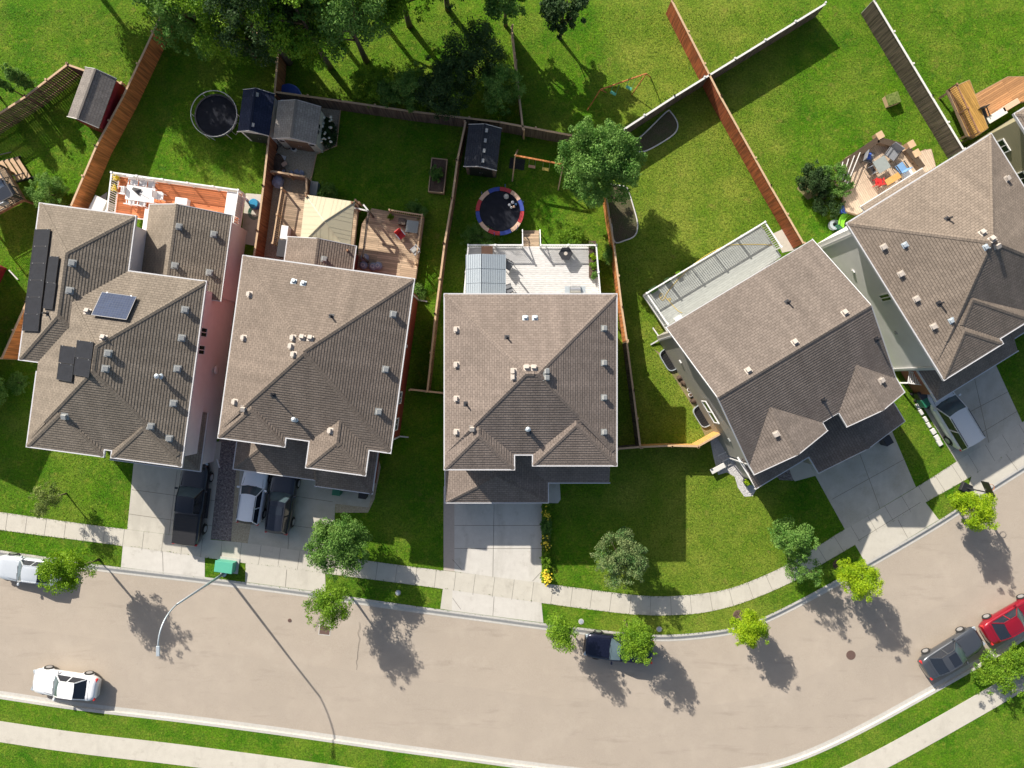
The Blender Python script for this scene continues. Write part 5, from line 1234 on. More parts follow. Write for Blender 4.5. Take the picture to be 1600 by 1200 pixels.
# white deck
z = .9
table('square terracotta topped table in the corner of the white deck', 761, 391, 0, z, .8, .6, M['terracotta'], h=.5)
p = P(884, 396, z + .7); t = thing('fire_table', 'black hexagonal fire table on the white deck', 'fire pit', (p.x, p.y, z))
MB().cyl((0, 0, 0), .35, .6, 6).build('base', M['black'], t); MB().cyl((0, 0, .6), .5, .06, 6).build('tabletop', M['dark'], t); MB().cyl((0, 0, .66), .13, .04, 14).build('burner', M['vent'], t)
def barbecue(label, px, py, rz, z, side=True):
    p = P(px, py, z + 1.0); t = thing('barbecue', label, 'barbecue', (p.x, p.y, z), R(rz))
    MB().box((0, 0, .45), (.7, .5, .7)).build('cabinet', M['dark'], t, bevel=.02)
    n = 8; mb = MB()
    for k in range(n):
        a0, a1 = PI * k / n, PI * (k + 1) / n
        mb.add([(-.36, .27 * math.cos(a), .85 + .24 * math.sin(a)) for a in (a0, a1)] + [(.36, .27 * math.cos(a), .85 + .24 * math.sin(a)) for a in (a0, a1)], [(0, 1, 3, 2)])
    mb.build('hood', M['steel'], t, smooth=True); MB().tube([(-.28, -.3, .95), (.28, -.3, .95)], .015).build('handle', M['steel'], t)
    for x in (-1, 1): MB().box((x * .55, 0, .84), (.36, .46, .03)).build('side_shelf', M['galv'], t)
    for x in (-1, 1): MB().cyl((x * .28, -.22, 0), .05, .1, 10).build('wheel', M['rubber'], t)
barbecue('stainless barbecue with side shelves at the house end of the white deck', 899, 452, 0, z)
chair('dark lounge chair at the shelter edge on the white deck', 794, 414, 60, z, M['grey_cloth'], None, M['dark'], .6)
chair('dark lounge chair under the shelter by the house wall', 794, 452, 110, z, M['grey_cloth'], None, M['dark'], .6)
for k, (y, m_) in enumerate(((376, 'lf_dark'), (388, 'lf_yellow'), (402, 'lf_mid'), (416, 'lf_mid'))):
    pass
# deck 4 hose and bits
random.seed(5)
hp = [(1032, 466), (1036, 462), (1033, 458), (1030, 463), (1036, 469), (1044, 455), (1060, 436), (1085, 412), (1110, 395), (1135, 384), (1160, 382), (1190, 382), (1206, 383)]
l = smooth_line([P(x, y, 1.62).xy for x, y in hp], 5)
tag(MB().tube([(p.x, p.y, 1.62) for p in l], .018, 5).build('garden_hose', M['yellow'], smooth=True), 'long yellow hose wandering across the pale grey deck', 'hose')
hp = [(1040, 465), (1046, 470), (1048, 466), (1044, 468), (1052, 478), (1060, 486), (1066, 489)]
l = smooth_line([P(x, y, 1.62).xy for x, y in hp], 5)
tag(MB().tube([(p.x, p.y, 1.62) for p in l], .018, 5).build('garden_hose', M['yellow'], smooth=True), 'short yellow hose piece near the left corner of the pale grey deck', 'hose')
boxy('planter', 'dark green planter box at the upper left corner of the pale grey deck', 'planter', 1022, 452, 31, 1.6, (.55, .4, .3), M['green_bin'], M['lf_dark'])
boxy('planter', 'dark planter by the rail, second along the pale grey deck', 'planter', 1043, 438, 31, 1.6, (.4, .35, .3), M['black'], M['lf_dark'])
boxy('planter', 'small tan planter by the rail, third along the pale grey deck', 'planter', 1060, 427, 31, 1.6, (.35, .3, .3), M['fence_brown'], M['lf_mid'])
boxy('storage_box', 'low white box against the gabled house on the pale grey deck', 'storage box', 1060, 497, 31, 1.6, (.55, .25, .3), M['white'])
MBc = MB()
# deck 5 furniture
z = .5
table('square grey patio table on the tan sun deck', 1378, 257, 31, z, .95, .95, M['table_grey'])
chair('dark padded lounge chair with navy cushions on the sun deck', 1358, 246, 75, z, M['grey_cloth'], None, M['dark'], .62)
chair('black chair below the grey table on the sun deck', 1362, 266, 120, z, M['dark'], None, M['steel'], .5)
chair('bright red plastic chair on the sun deck', 1374, 284, 180, z, M['red'], None, M['red'], .5)
chair('light blue cushioned chair at the sun deck corner', 1409, 262, 215, z, M['blue_cloth'], None, M['dark'], .65)
chair('grey wide armchair facing the grey table from above', 1395, 239, -35, z, M['grey_cloth'], None, M['dark'], .8)
table('slatted orange wood bench beside the red chair on the sun deck', 1396, 279, 31, z, 1.2, .45, M['timber_new'], h=.42, cat='bench', name='wood_bench')
boxy('storage_box', 'white low box by the eave on the sun deck', 'storage box', 1419, 272, 31, z, (.7, .5, .35), M['white'])
tag(MB().box((0, 0, .09), (.3, .4, .14)).blob((.05, .1, .18), .13, 8).build('cushion', M['blue'], smooth=False), 'navy and white cushion heap on the padded lounge chair', 'cushion').location = P(1356, 245, z + .45)
t = thing('sprinkler_reel', 'pale round hose reel beside a lime green slide near the house corner', 'hose reel', P(1304, 351, .3).xy.to_3d(), R(20))
MB().ring((0, 0), .16, .36, .3, .38, 24).ring((0, 0), .16, .36, .02, .1, 24).build('reel', M['galv'], t); MB().ring((0, 0), .2, .32, .1, .3, 20).build('hose', M['vent_grey'], t)
s_ = thing('toy_slide', 'lime green curved toy slide by the grey-green house corner', 'slide', P(1318, 344, .4).xy.to_3d(), R(50))
mb = MB()
for k in range(10):
    a0, a1 = k / 10, (k + 1) / 10
    f_ = lambda a: (-.7 + 1.4 * a, .12 * math.sin(a * 3), .9 * (1 - a) ** 1.6 + .05)
    p0, p1 = f_(a0), f_(a1); mb.add([(p0[0], p0[1] - .2, p0[2]), (p1[0], p1[1] - .2, p1[2]), (p1[0], p1[1] + .2, p1[2]), (p0[0], p0[1] + .2, p0[2])], [(0, 1, 2, 3)])
    for s2 in (-.2, .2): mb.bar((p0[0], p0[1] + s2, p0[2] + .05), (p1[0], p1[1] + s2, p1[2] + .05), .03, .14)
mb.build('slide_chute', flat('lime', (.22, .55, .04), .4), s_); MB().box((-.7, 0, .45), (.05, .4, .9)).build('leg', M['green_bin'], s_)
tag(MB().box((0, 0, .2), (.5, .5, .4)).cyl((0, 0, .4), .2, .05, 12).build('toy_bin', M['blue'], bevel=.03), 'blue toy bin below the sun deck steps', 'bin').location = P(1316, 329, 0)
boxy('planter', 'weathered square planter with yellow-green plants on the clover lawn', 'planter', 1396, 154, 20, 0, (.95, .8, .5), M['rail_wood'], M['lf_olive'])
# far right furniture
chair('dark padded seat in the top right corner patio', 1535, 178, 20, .5, M['dark'], None, M['dark'], .7)
boxy('storage_box', 'pale grey long box by the white eave, top right corner patio', 'storage box', 1558, 180, 31, .5, (1.5, .5, .5), M['table_grey'], M['offwhite'])
boxy('storage_box', 'pinkish long box at the top right corner patio', 'storage box', 1580, 164, 31, .5, (1.3, .4, .5), M['tan_cloth'])
# left deck furniture
table('dark glass table on the left-edge deck', 8, 300, 27, 1.6, 1.2, .8, M['glass'])
chair('pale blue chair on the left-edge deck, upper one', 2, 288, 27, 1.6, M['galv'], None, M['dark'], .5); chair('pale blue chair on the left-edge deck, lower one', 6, 315, 200, 1.6, M['galv'], None, M['dark'], .5)
# gravel yard things
for x, y, s3, lb in ((434, 283, .42, 'large crumpled pale blue bag in front of the short partition fence'), (442, 268, .2, 'small pale bag behind the left end of the partition fence'), (455, 270, .17, 'pale bottle bag second along behind the partition fence'), (463, 269, .19, 'pale bottle bag third along behind the partition fence'), (471, 270, .19, 'pale bottle bag at the right end behind the partition fence')):
    p = P(x, y, s3); rr = random.Random(x); mb = MB(); mb.blob((0, 0, s3 * .8), (s3, s3 * 1.15, s3 * .9), 14)
    mb.v = [(a + rr.uniform(-.16, .16) * s3, b + rr.uniform(-.16, .16) * s3, c) for a, b, c in mb.v]; t = thing('rubbish_bag', lb, 'bag', (p.x, p.y, 0), 0, 'bags and bottles by the partition fence'); mb.build('bag', M['grey_blue'], t); MB().blob((0, 0, s3 * 1.65), s3 * .22, 6).build('knot', M['grey_blue'], t)
t = thing('bucket', 'white bucket on the gravel in front of the pale shed', 'bucket', P(459, 232, .3).xy.to_3d()); MB().cyl((0, 0, 0), .17, .36, 16, .2).build('tub', M['offwhite'], t); MB().cyl((0, 0, .362), .15, .01, 14).build('hollow_shade', M['black'], t)  # black disc on the solid tub colours in the shade inside it
t = thing('bicycle', 'dark bicycle lying by the fence in front of the pale shed', 'bicycle', P(438, 228, .2).xy.to_3d(), R(10))
for x in (-.5, .5):
    w = MB().ring((x, 0), .29, .33, .16, .2, 24).build('wheel', M['rubber'], t); MB().cyl((x, 0, .16), .04, .05, 8).build('hub', M['steel'], w)
MB().tube([(-.5, 0, .2), (-.1, .3, .24), (.35, .3, .24), (.5, 0, .2)], .02).tube([(-.1, .3, .24), (0, -.05, .22), (.35, .3, .24)], .02).tube([(0, -.05, .22), (-.5, 0, .2)], .015).build('frame', M['dark'], t)
MB().tube([(.3, .55, .3), (.35, .3, .26), (.55, .5, .3)], .015).build('handlebar', M['steel'], t); MB().box((-.12, .42, .26), (.2, .1, .05)).build('saddle', M['black'], t)
boxy('lumber_stack', 'low stack of grey planks against the fence, gravel yard', 'planks', 436, 244, -18, 0, (1.0, .3, .15), M['fence_dark'], M['offwhite'])
boxy('cardboard_box', 'tilted tan cardboard piece on the dark heap by the fence', 'box', 444, 256, 35, .2, (.4, .3, .12), M['tan_cloth'])
tag(MB().blob((0, 0, .15), (.5, .8, .25), 12).blob((.3, -.5, .15), (.3, .4, .2), 10).build('compost_heap', M['mulch'], smooth=False), 'dark heap of yard waste against the fence in the gravel yard', 'heap').location = P(435, 258, 0)
boxy('storage_box', 'low grey deck box by the lawn edge above the gazebo', 'storage box', 490, 294, -8, 0, (.55, 1.0, .5), M['table_grey'])
t = thing('hot_tub_cover', 'blue round cover at the very top behind the pale shed', 'pool cover', P(450, 152, .5).xy.to_3d()); MB().cyl((0, 0, 0), .95, .5, 28).build('shell', M['offwhite'], t); MB().cyl((0, 0, .5), .98, .08, 28, .9).build('cover', M['blue'], t)
# raised planter yard 2
t = thing('raised_bed', 'long raised timber vegetable bed at the right of the second yard', 'raised bed', (*P(684, 274, .4).xy, 0), R(-6))
MB().box((0, 1.2, .2), (1.15, .06, .4)).box((0, -1.2, .2), (1.15, .06, .4)).box((-.55, 0, .2), (.06, 2.34, .4)).box((.55, 0, .2), (.06, 2.34, .4)).build('frame', M['rail_wood'], t)
MB().box((0, 0, .17), (1.04, 2.34, .3)).build('soil', M['mulch'], t)

# front yard things
f = Fr(349, 887, -8, .8)
t = thingF('utility_box', 'green steel transformer box on the grass patch beside the street lamp', 'utility box', f)
MB().box((0, 0, .35), (1.25, .75, .7)).build('body', M['green_box'], t, bevel=.02); MB().box((0, .02, .75), (1.32, .82, .1), top=.96).build('lid', M['green_box'], t, bevel=.02); MB().box((0, 0, .03), (1.6, 1.1, .08)).build('base_slab', M['kerb'], t); MB().box((0, -.385, .4), (.04, .02, .2)).build('handle', M['dark'], t)
# street lamp
b0 = P(350, 896, 0); top = P(284, 940, 7.3); top = Vector((b0.x, b0.y, 7.2))
t = thing('street_lamp', 'tall grey street lamp arching over the road from the green box', 'street lamp', b0)
b = lambda x, y, z: P(x, y, z) - Vector((b0.x, b0.y, 0))
MB().cyl((0, 0, 0), .22, .12, 14).tube([(0, 0, .05), (0, 0, 3.5), (0, 0, 7.0)], [.10, .08, .06], 10).build('pole', M['galv'], t, smooth=True)
tp = b(262, 966, 8.2); q0 = Vector((0, 0, 7.0)); tip = P(247, 1012, 8.5) - Vector((b0.x, b0.y, 0))
pth = [q0, Vector((tip.x * .45, tip.y * .1, 7.9)), Vector((tip.x * .92, tip.y * .45, 8.6)), tip]
pth = [Vector(pth[0]) * (1 - u) ** 3 + Vector(pth[1]) * 3 * u * (1 - u) ** 2 + Vector(pth[2]) * 3 * u * u * (1 - u) + Vector(pth[3]) * u ** 3 for u in [i / 14 for i in range(15)]]
MB().tube(pth, .048, 9).build('arm', M['galv'], t, smooth=True)
hd = MB().box((0, 0, 0), (.22, .62, .1)).build('lamp_head', M['galv'], t, bevel=.03); hd.location = tip + Vector((0, -.2, 0)); MB().box((0, -.06, -.06), (.16, .36, .03)).build('lens', M['white'], hd)
# basketball hoop
b0 = P(1508, 762, 0); t = thing('basketball_hoop', 'portable basketball hoop with black backboard leaning over the kerb', 'basketball hoop', b0, 0)
MB().box((0, 0, .12), (.85, .7, .24), R(-25), top=.85).build('base', M['black'], t, bevel=.03)
e = P(1541, 764, 3.0) - b0; e.z = 3.0
MB().tube([(0, 0, .2), (e.x * .1, e.y * .1, 2.3), (e.x, e.y, 3.0)], .05, 8).build('pole', M['dark'], t); MB().box((e.x, e.y, 3.2), (.05, 1.15, .75), R(25), ry=.0).build('backboard', M['black'], t)
MB().ring((e.x + .32, e.y + .1), .21, .235, 2.98, 3.01, 20).build('hoop', M['fence_orange'], t)
# white curved bench, topiary pot etc by gabled house
p = P(1122, 732, .45); t = thing('stone_bench', 'pale curved stone bench on the lawn near the white gravel', 'bench', (p.x, p.y, 0), R(28))
MB().box((0, 0, .42), (1.1, .36, .09)).build('seat', M['offwhite'], t, bevel=.02)
for x in (-.35, .35): MB().box((x, 0, .19), (.14, .28, .38)).build('leg', M['offwhite'], t)
p = P(1168, 753, .5); t = thing('garden_planter', 'round planter with golden plant on the white gravel tip', 'planter', (p.x, p.y, 0)); MB().cyl((0, 0, 0), .2, .45, 16, .28).build('pot', M['dark'], t)
q = MB(); random.seed(9)
for k in range(160): q.box((random.gauss(0, .12), random.gauss(0, .12), .5 + random.random() * .25), (.09, .07, .02), random.random() * 3, 0, random.uniform(-.6, .6), random.uniform(-.6, .6))
q.build('foliage', M['lf_yellow'], t)
boxy('gas_meter', 'white gas meter box low on the taupe wall', 'gas meter', 1141, 700, -59, .3, (.45, .3, .5), M['white'])
tag(MB().tube([P(1122, 712, .08), P(1141, 703, .1), P(1146, 706, .2)], .04, 6).build('downspout', M['white']), 'white downspout extension lying on the white gravel path', 'downspout')
tag(MB().tube([P(14, 422, .15), P(28, 437, .05)], .05, 6).build('downspout', M['white']), 'white downspout extension pointing onto the grass at the left edge', 'downspout')
tag(MB().tube([P(1020, 512, .1), P(1029, 525, .1)], .05, 6).build('downspout', M['white']), 'short white downspout end below the pale grey deck corner', 'downspout')
tag(MB().tube([P(339, 717, .1), P(343, 731, .05)], .05, 6).build('downspout', M['white']), 'white downspout end on the dark gravel strip by the pink wall', 'downspout')
def well(label, px, py, rz, w=1.5, d=.8):
    p = P(px, py, 0); t = thing('window_well', label, 'window well', (p.x, p.y, 0), R(rz)); n = 20
    mb = MB(); pts = []
    for k in range(n + 1):
        a = PI * k / n; c = abs(math.cos(a)) ** .4 * (1 if math.cos(a) > 0 else -1); s = abs(math.sin(a)) ** .5
        pts.append((c * w / 2, s * d))
    for a, b in zip(pts, pts[1:]): mb.add([(a[0], a[1], -.02), (b[0], b[1], -.02), (b[0], b[1], .18), (a[0], a[1], .18), (a[0] * .94, a[1] * .94, .18), (b[0] * .94, b[1] * .94, .18), (a[0] * .94, a[1] * .94, .02), (b[0] * .94, b[1] * .94, .02)], [(0, 1, 2, 3), (3, 2, 5, 4), (4, 5, 7, 6)])
    mb.build('rim', M['galv'], t); MB().prism(pts, .005, .015).build('well_shade', M['black'], t)  # black sheet at ground level stands in for the pit's shade
    g = MB()
    for k in range(1, 9): x = -w / 2 + w * k / 9; g.box((x, d * .45, .17), (.015, d * .85, .015))
    g.build('grate', M['dark'], t)
well('dark window well furthest back along the taupe wall', 1052, 558, 121, 1.7, .85)
well('dark window well in the middle of the taupe wall, under the window', 1104, 646, 121, 1.7, .85)
for x, y, lb in ((1077, 609, 'white round pot upper one beside the taupe wall'), (1079, 617, 'white round pot lower one beside the taupe wall')):
    p = P(x, y, .3); t = thing('plant_pot', lb, 'pot', (p.x, p.y, 0)); MB().cyl((0, 0, 0), .1, .3, 12, .15).build('pot', M['white'], t); MB().cyl((0, 0, .301), .12, .01, 10).build('soil', M['mulch'], t)
for x, y, r, lb in ((1062, 590, 20, 'dark rock at the upper end of the taupe wall bed'), (1069, 598, 50, 'dark rock between pots and window well'), (1084, 626, 70, 'dark rock just below the white pots')):
    rr = random.Random(x); mb = MB().blob((0, 0, .12), (.3, .2, .16), 9); mb.v = [(a + rr.uniform(-.04, .04), b + rr.uniform(-.04, .04), c) for a, b, c in mb.v]
    tag(mb.build('rock', M['mulch']), lb, 'rock', 'rocks along the taupe wall').location = P(x, y, 0)
def bin_(label, px, py, rz, mat, h=1.0):
    p = P(px, py, h); t = thing('wheelie_bin', label, 'bin', (p.x, p.y, 0), R(rz))
    MB().box((0, 0, h * .45), (.5, .55, h * .9), top=1.12).build('body', mat, t, bevel=.02); MB().box((0, .02, h * .93), (.6, .68, .07), top=.9).build('lid', mat, t, bevel=.02)
    for x in (-1, 1): MB().cyl((x * .26, .28, .0), .1, .2, 10).build('wheel', M['rubber'], t)
    MB().tube([(-.22, .36, h * .88), (.22, .36, h * .88)], .02).build('handle', mat, t)
bin_('green bin at the porch eave of the red-sided house', 525, 768, -8, M['green_bin']); bin_('black bin at the porch eave beside the green one', 566, 773, -8, M['black'])
bin_('black bin in the narrow side yard under the white lattice', 1443, 618, 31, M['dark'], .9); bin_('green bin beside the minivan driveway', 1449, 629, 31, M['green_bin'], .9); bin_('navy black bin at the garage corner of the gabled house', 1389, 689, 31, M['dark'])
t = thingF('side_gate', 'white lattice gate panel between the two right-hand houses', 'gate', Fr(1431, 600, -8, 1.6)); MB().box((0, 0, 1.5), (1.1, .06, .1)).box((0, .8, 1.5), (1.1, .06, .1)).build('rail', M['white'], t)
mb = MB()
for k in range(9): mb.box((-.5 + k * .125, .4, 1.5), (.06, .8, .02))
mb.build('slats', M['white'], t)
for x in (-.55, .55): MB().box((x, 0, .75), (.1, .1, 1.5)).build('post', M['white'], t)
t = thing('garden_border', 'pale stone border along the lawn edge beside the minivan driveway', 'border', P(1460, 672, 0))
for k, (x, y) in enumerate(((1433, 635), (1438, 644), (1445, 655), (1450, 664), (1457, 674), (1463, 684), (1467, 692))): q = P(x, y, 0) - P(1460, 672, 0); MB().box((q.x, q.y, .08), (.42, .22 + .1 * (k > 3), .16), R(-58)).build('stone', M['offwhite'], t, bevel=.03)
t = thing('landscape_edging', 'thin pale edging board around the gravel yard and shed', 'edging', P(495, 241, 0))
l = [P(x, y, 0) - P(495, 241, 0) for x, y in ((640, 184), (533, 167), (526, 228), (495, 241), (486, 284))]
for a, b in zip(l, l[1:]): MB().bar((a.x, a.y, .06), (b.x, b.y, .06), .05, .12).build('board', M['rail_wood'], t)
t = thing('wall_lantern', 'white oval dish fixture on the pink side wall', 'dish', (*P(338, 578, 2.2).xy, 2.2)); MB().blob((0, 0, 0), (.14, .3, .3), 14).build('dish', M['offwhite'], t, smooth=True); MB().tube([(-.5, 0, -.1), (0, 0, 0)], .03).build('bracket', M['dark'], t)
# ------------------------------------------------------------- cars
def car(label, px, py, rz, kind, pm, L_=4.6, W_=1.8, H_=1.45, cat='car', name='parked_car', z=0.01, group=None, roofm=None, sun=False, zref=1.0):
    """px,py = centre as seen at height zref; rz = heading of the nose"""
    p = P(px, py, zref); t = thing(name, label, cat, (p.x, p.y, z), R(rz), group)
    hl, hw = L_ / 2, W_ / 2
    suv = kind in ('suv', 'van', 'pickup'); hood = .98 if suv else .80; belt = 1.05 if suv else .90; deckz = belt if kind in ('suv', 'van', 'hatch') else (1.28 if kind == 'pickup' else .95)
    if kind == 'sedan': wb_, wt, rt, rb_ = .24, -.02, -.46, -.74
    elif kind == 'hatch': wb_, wt, rt, rb_ = .30, .02, -.70, -.90
    elif kind == 'suv': wb_, wt, rt, rb_ = .30, .06, -.82, -.96
    elif kind == 'van': wb_, wt, rt, rb_ = .50, .14, -.88, -.98
    else: wb_, wt, rt, rb_ = .36, .18, -.16, -.22
    def topz(x):
        if x > wb_: u = (x - wb_) / (1 - wb_); return belt - .02 - (belt - hood + .06) * u - .28 * max(0, u - .75) ** 2 * 8
        if x < rb_: u = (rb_ - x) / (1 + rb_ + 1e-6); return deckz - .02 - .1 * u ** 3
        return belt
    def wid(x): return hw * (1 - .04 * x * x - .27 * (max(0, abs(x) - .74) / .26) ** 2.2 * (1.0 if x > 0 else .8))
    xs = [-1, -.985, -.95, -.88, -.78, -.64, -.48, -.3, -.1, .1, .3, .46, .6, .72, .83, .91, .96, .985, 1.0]
    n = 0; rows = []
    for x in xs:
        e = 1.0; w = wid(x); zt = topz(x)
        if abs(x) > .97: zt -= .10 * (abs(x) - .97) / .03; w *= .985
        half = [(0, .22), (.80 * w, .22), (.95 * w, .34), (1.0 * w, .52), (1.0 * w, zt - .24), (.965 * w, zt - .10), (.90 * w, zt - .02), (.6 * w, zt + .012), (.28 * w, zt + .02), (0, zt + .025)]
        rows.append([(x * hl, y, q) for y, q in half] + [(x * hl, -y, q) for y, q in half[-2:0:-1]])
    m = len(rows[0]); mb = MB()
    mb.add([v for r in rows for v in r], [(i * m + k, (i + 1) * m + k, (i + 1) * m + (k + 1) % m, i * m + (k + 1) % m) for i in range(len(rows) - 1) for k in range(m)] + [list(range(m)), list(range((len(rows) - 1) * m, len(rows) * m))[::-1]])
    mb.f = [f[::-1] for f in mb.f]
    body = mb.build('body', pm, t, smooth=True)
    # panel gaps on the bonnet and boot
    gp = MB(); gw = .012
    for s in (-1, 1):
        gp.bar((hl * .93, s * hw * .62, topz(.93) + .012), (hl * (wb_ + .04), s * hw * .80, topz(wb_ + .04) + .012), gw, .02)
    gp.bar((hl * .94, -hw * .62, topz(.93) + .012), (hl * .94, hw * .62, topz(.93) + .012), gw, .02)
    if kind == 'sedan': gp.bar((hl * -.80, -hw * .78, topz(-.8) + .012), (hl * -.80, hw * .78, topz(-.8) + .012), gw, .02)
    gp.build('panel_gap', M['black'], body)
    # greenhouse
    wB, wR = hw * .875, hw * (.66 if not kind == 'van' else .76); zr = H_ - .05
    def ring_at(x, top): return wR * (1 - .06 * abs((x - (wt + rt) / 2)) / max(.1, (wt - rt) / 2) ** 1) if top else wB * (1 - .04 * abs(x))
    b0 = belt - .03
    def strip(name, xa, za, xb, zb, wa, wb2, mat, bulge=.05, par=t, off=0.0):
        q = MB(); N_ = 8; vs = []
        for xx, zz, ww, bg in ((xa, za, wa, bulge), ((xa + xb) / 2, (za + zb) / 2 + .015, (wa + wb2) / 2, bulge), (xb, zb, wb2, bulge * .6)):
            for k in range(N_ + 1): s = k / N_ * 2 - 1; vs.append((xx * hl + (bg * (1 - s * s)) * (1 if xa > xb else -1) * (1 if abs(xa) > 0 else 1), ww * s, zz + .02 * (1 - s * s) + off))
        q.add(vs, [(i * (N_ + 1) + k, i * (N_ + 1) + k + 1, (i + 1) * (N_ + 1) + k + 1, (i + 1) * (N_ + 1) + k) for i in range(2) for k in range(N_)])
        return q.build(name, mat, par, smooth=True)
    strip('windshield', wb_, b0, wt, zr - .01, wB, ring_at(wt, 1), M['windscreen'], .10)
    strip('rear_window', rb_, b0 + (.0 if kind != 'pickup' else .1), rt, zr - .01, wB * (.92 if kind != 'pickup' else .95), ring_at(rt, 1), M['glass'], .06)
    for s in (-1, 1):
        q = MB(); a = [(wb_ * hl, s * wB, b0), (rb_ * hl, s * wB * .94, b0), (rt * hl, s * ring_at(rt, 1), zr - .01), (wt * hl, s * ring_at(wt, 1), zr - .01)]
        q.add(a, [(0, 1, 2, 3) if s < 0 else (3, 2, 1, 0)]); sw = q.build('side_window', M['glass'], t)
        q = MB(); 
        for a_, b_ in (((wb_ * hl, s * wB, b0), (wt * hl, s * ring_at(wt, 1), zr)), ((rb_ * hl, s * wB * .94, b0), (rt * hl, s * ring_at(rt, 1), zr)), ((wt * hl, s * ring_at(wt, 1), zr), (rt * hl, s * ring_at(rt, 1), zr)), ((wb_ * hl, s * wB, b0 + .01), (rb_ * hl, s * wB * .94, b0 + .01))): q.bar(a_, b_, .06, .05)
        xm = (wb_ + rb_) / 2 - .02; q.bar((xm * hl, s * wB * .99, b0), ((wt + rt) / 2 * hl, s * wR, zr - .02), .07, .03); q.build('pillar', roofm or pm, t)
    rf = MB(); NX, NY = 8, 8; vs = []
    for i in range(NX + 1):
        x = wt + (rt - wt) * i / NX
        for k in range(NY + 1):
            s = k / NY * 2 - 1; e = 1 - abs(i / NX * 2 - 1) ** 3; vs.append((x * hl + (.08 * (1 - s * s) if i == 0 else (-.05 * (1 - s * s) if i == NX else 0)), ring_at(x, 1) * s, zr + .055 * (1 - s * s * s * s) * (.45 + .55 * e)))
    rf.add(vs, [(i * (NY + 1) + k, (i + 1) * (NY + 1) + k, (i + 1) * (NY + 1) + k + 1, i * (NY + 1) + k + 1) for i in range(NX) for k in range(NY)])
    rf.f = [f[::-1] for f in rf.f]
    r = rf.build('roof', roofm or pm, t, smooth=True)
    if sun: MB().box(((wt * .7 + rt * .3) * hl, 0, zr + .055), (.62, wR * 1.45, .02)).build('sunroof', M['glass'], r)
    if kind in ('suv', 'van') and not sun == 'none':
        for s in (-1, 1): MB().bar((wt * hl * .6, s * wR * .93, zr + .085), (rt * hl * .95, s * wR * .93, zr + .085), .035, .03).build('roof_rail', M['dark'], r)
    for x in (.62, -.62):
        for s in (-1, 1):
            w = MB(); rr = .36 if suv else .32
            w.cyl((0, 0, 0), rr, .22, 24); wo = w.build('wheel', M['rubber'], t); wo.rotation_euler = (-s * PI / 2, 0, 0); wo.location = (x * hl, s * (hw * wid(x) / hw - .17), rr)
            MB().cyl((0, 0, .2), rr * .64, .035, 12).build('rim', M['steel'], wo)
            ar = MB(); 
            for k in range(12):
                a0, a1 = PI * k / 12, PI * (k + 1) / 12; R1, R2 = rr + .03, rr + .09; yy = s * (wid(x) + .004)
                pp = [(x * hl + R_ * math.cos(a), yy, rr + R_ * math.sin(a) * .92) for R_, a in ((R1, a0), (R2, a0), (R2, a1), (R1, a1))]
                ar.add(pp + [(a_, yy - s * .06, c_) for a_, b_, c_ in pp], [(0, 1, 2, 3), (0, 4, 5, 1), (3, 2, 6, 7)])
            ar.build('wheel_arch', M['black'] if suv else pm, t)
    for s in (-1, 1):
        MB().box((wb_ * hl - .12, s * (hw + .07), belt + .03), (.14, .2, .13)).build('mirror', pm, t, bevel=.03)
        MB().box((.945 * hl, s * hw * .66, topz(.93) - .09), (.22, hw * .34, .12), R(-18 * s)).build('headlight', M['galv'], t, bevel=.03)
        MB().box((-.965 * hl, s * hw * .74, topz(-.93) - .16), (.14, hw * .26, .18), R(14 * s)).build('tail_light', M['red'], t, bevel=.02)
    MB().box((-.995 * hl, 0, .62), (.02, .5, .13)).build('number_plate', M['white'], t)
    if kind == 'pickup':
        bd = MB(); x0, x1 = -.96, -.26
        bd.box(((x0 + x1) / 2 * hl, 0, deckz + .012), ((x1 - x0) * hl, W_ * .82, .05))
        for k in range(11): bd.box((x0 * hl + (x1 - x0) * hl * (k + .5) / 11, 0, deckz + .04), (.015, W_ * .8, .012))
        bd.build('bed_cover', M['black'], t)
        for s in (-1, 1): MB().box((.0, s * (hw + .05), .42), (L_ * .36, .14, .05)).build('running_board', M['dark'], t)
    wp = MB()
    for s in (-.35, .25): wp.bar(((wb_ + .005) * hl + .09, s * hw, b0 + .05), ((wb_ - .05) * hl + .08, s * hw + .55, b0 + .13), .02, .02)
    wp.build('wiper', M['black'], t)
    return t
pk = paint('paint_black', (0.012, 0.013, 0.018), .3, .25); pw = paint('paint_white', (0.84, 0.86, 0.88), 0); pgy = paint('paint_grey', (0.018, 0.022, 0.034), .3); psl = paint('paint_silver', (0.56, 0.60, 0.64), .2)
pnv = paint('paint_navy', (0.010, 0.012, 0.030), .4, .22); prd = paint('paint_red', (0.30, 0.008, 0.022), .3); pgr = paint('paint_steel_grey', (0.11, 0.12, 0.135), .6); pbe = paint('paint_beige_silver', (0.68, 0.70, 0.70), .15)
car('black pickup truck with covered bed on the first driveway', 297, 786, 83, 'pickup', pk, 6.0, 2.0, 1.9, cat='pickup truck', name='parked_pickup')
car('white compact crossover left of the grey one, nose under the garage eave', 391, 775, 81, 'suv', pw, 4.1, 1.8, 1.62, zref=1.2)
car('dark grey crossover with a sunroof on the second driveway', 436, 786, 82, 'suv', pgy, 4.5, 1.85, 1.65, sun=True, zref=1.2)
car('silver sedan at the left edge, partly under the street tree', 40, 893, 173, 'sedan', psl, 4.7, 1.8, 1.45)
car('dark navy sedan parked at the kerb between two leafy street trees', 968, 1016, 174, 'sedan', pnv, 4.9, 1.85, 1.45)
car('steel grey sedan with sunroof at the lower right kerb', 1493, 1023, 32, 'sedan', pgr, 4.7, 1.82, 1.45, sun=True)
car('bright red sedan cut off at the right edge', 1589, 970, 30, 'sedan', prd, 4.6, 1.82, 1.45)
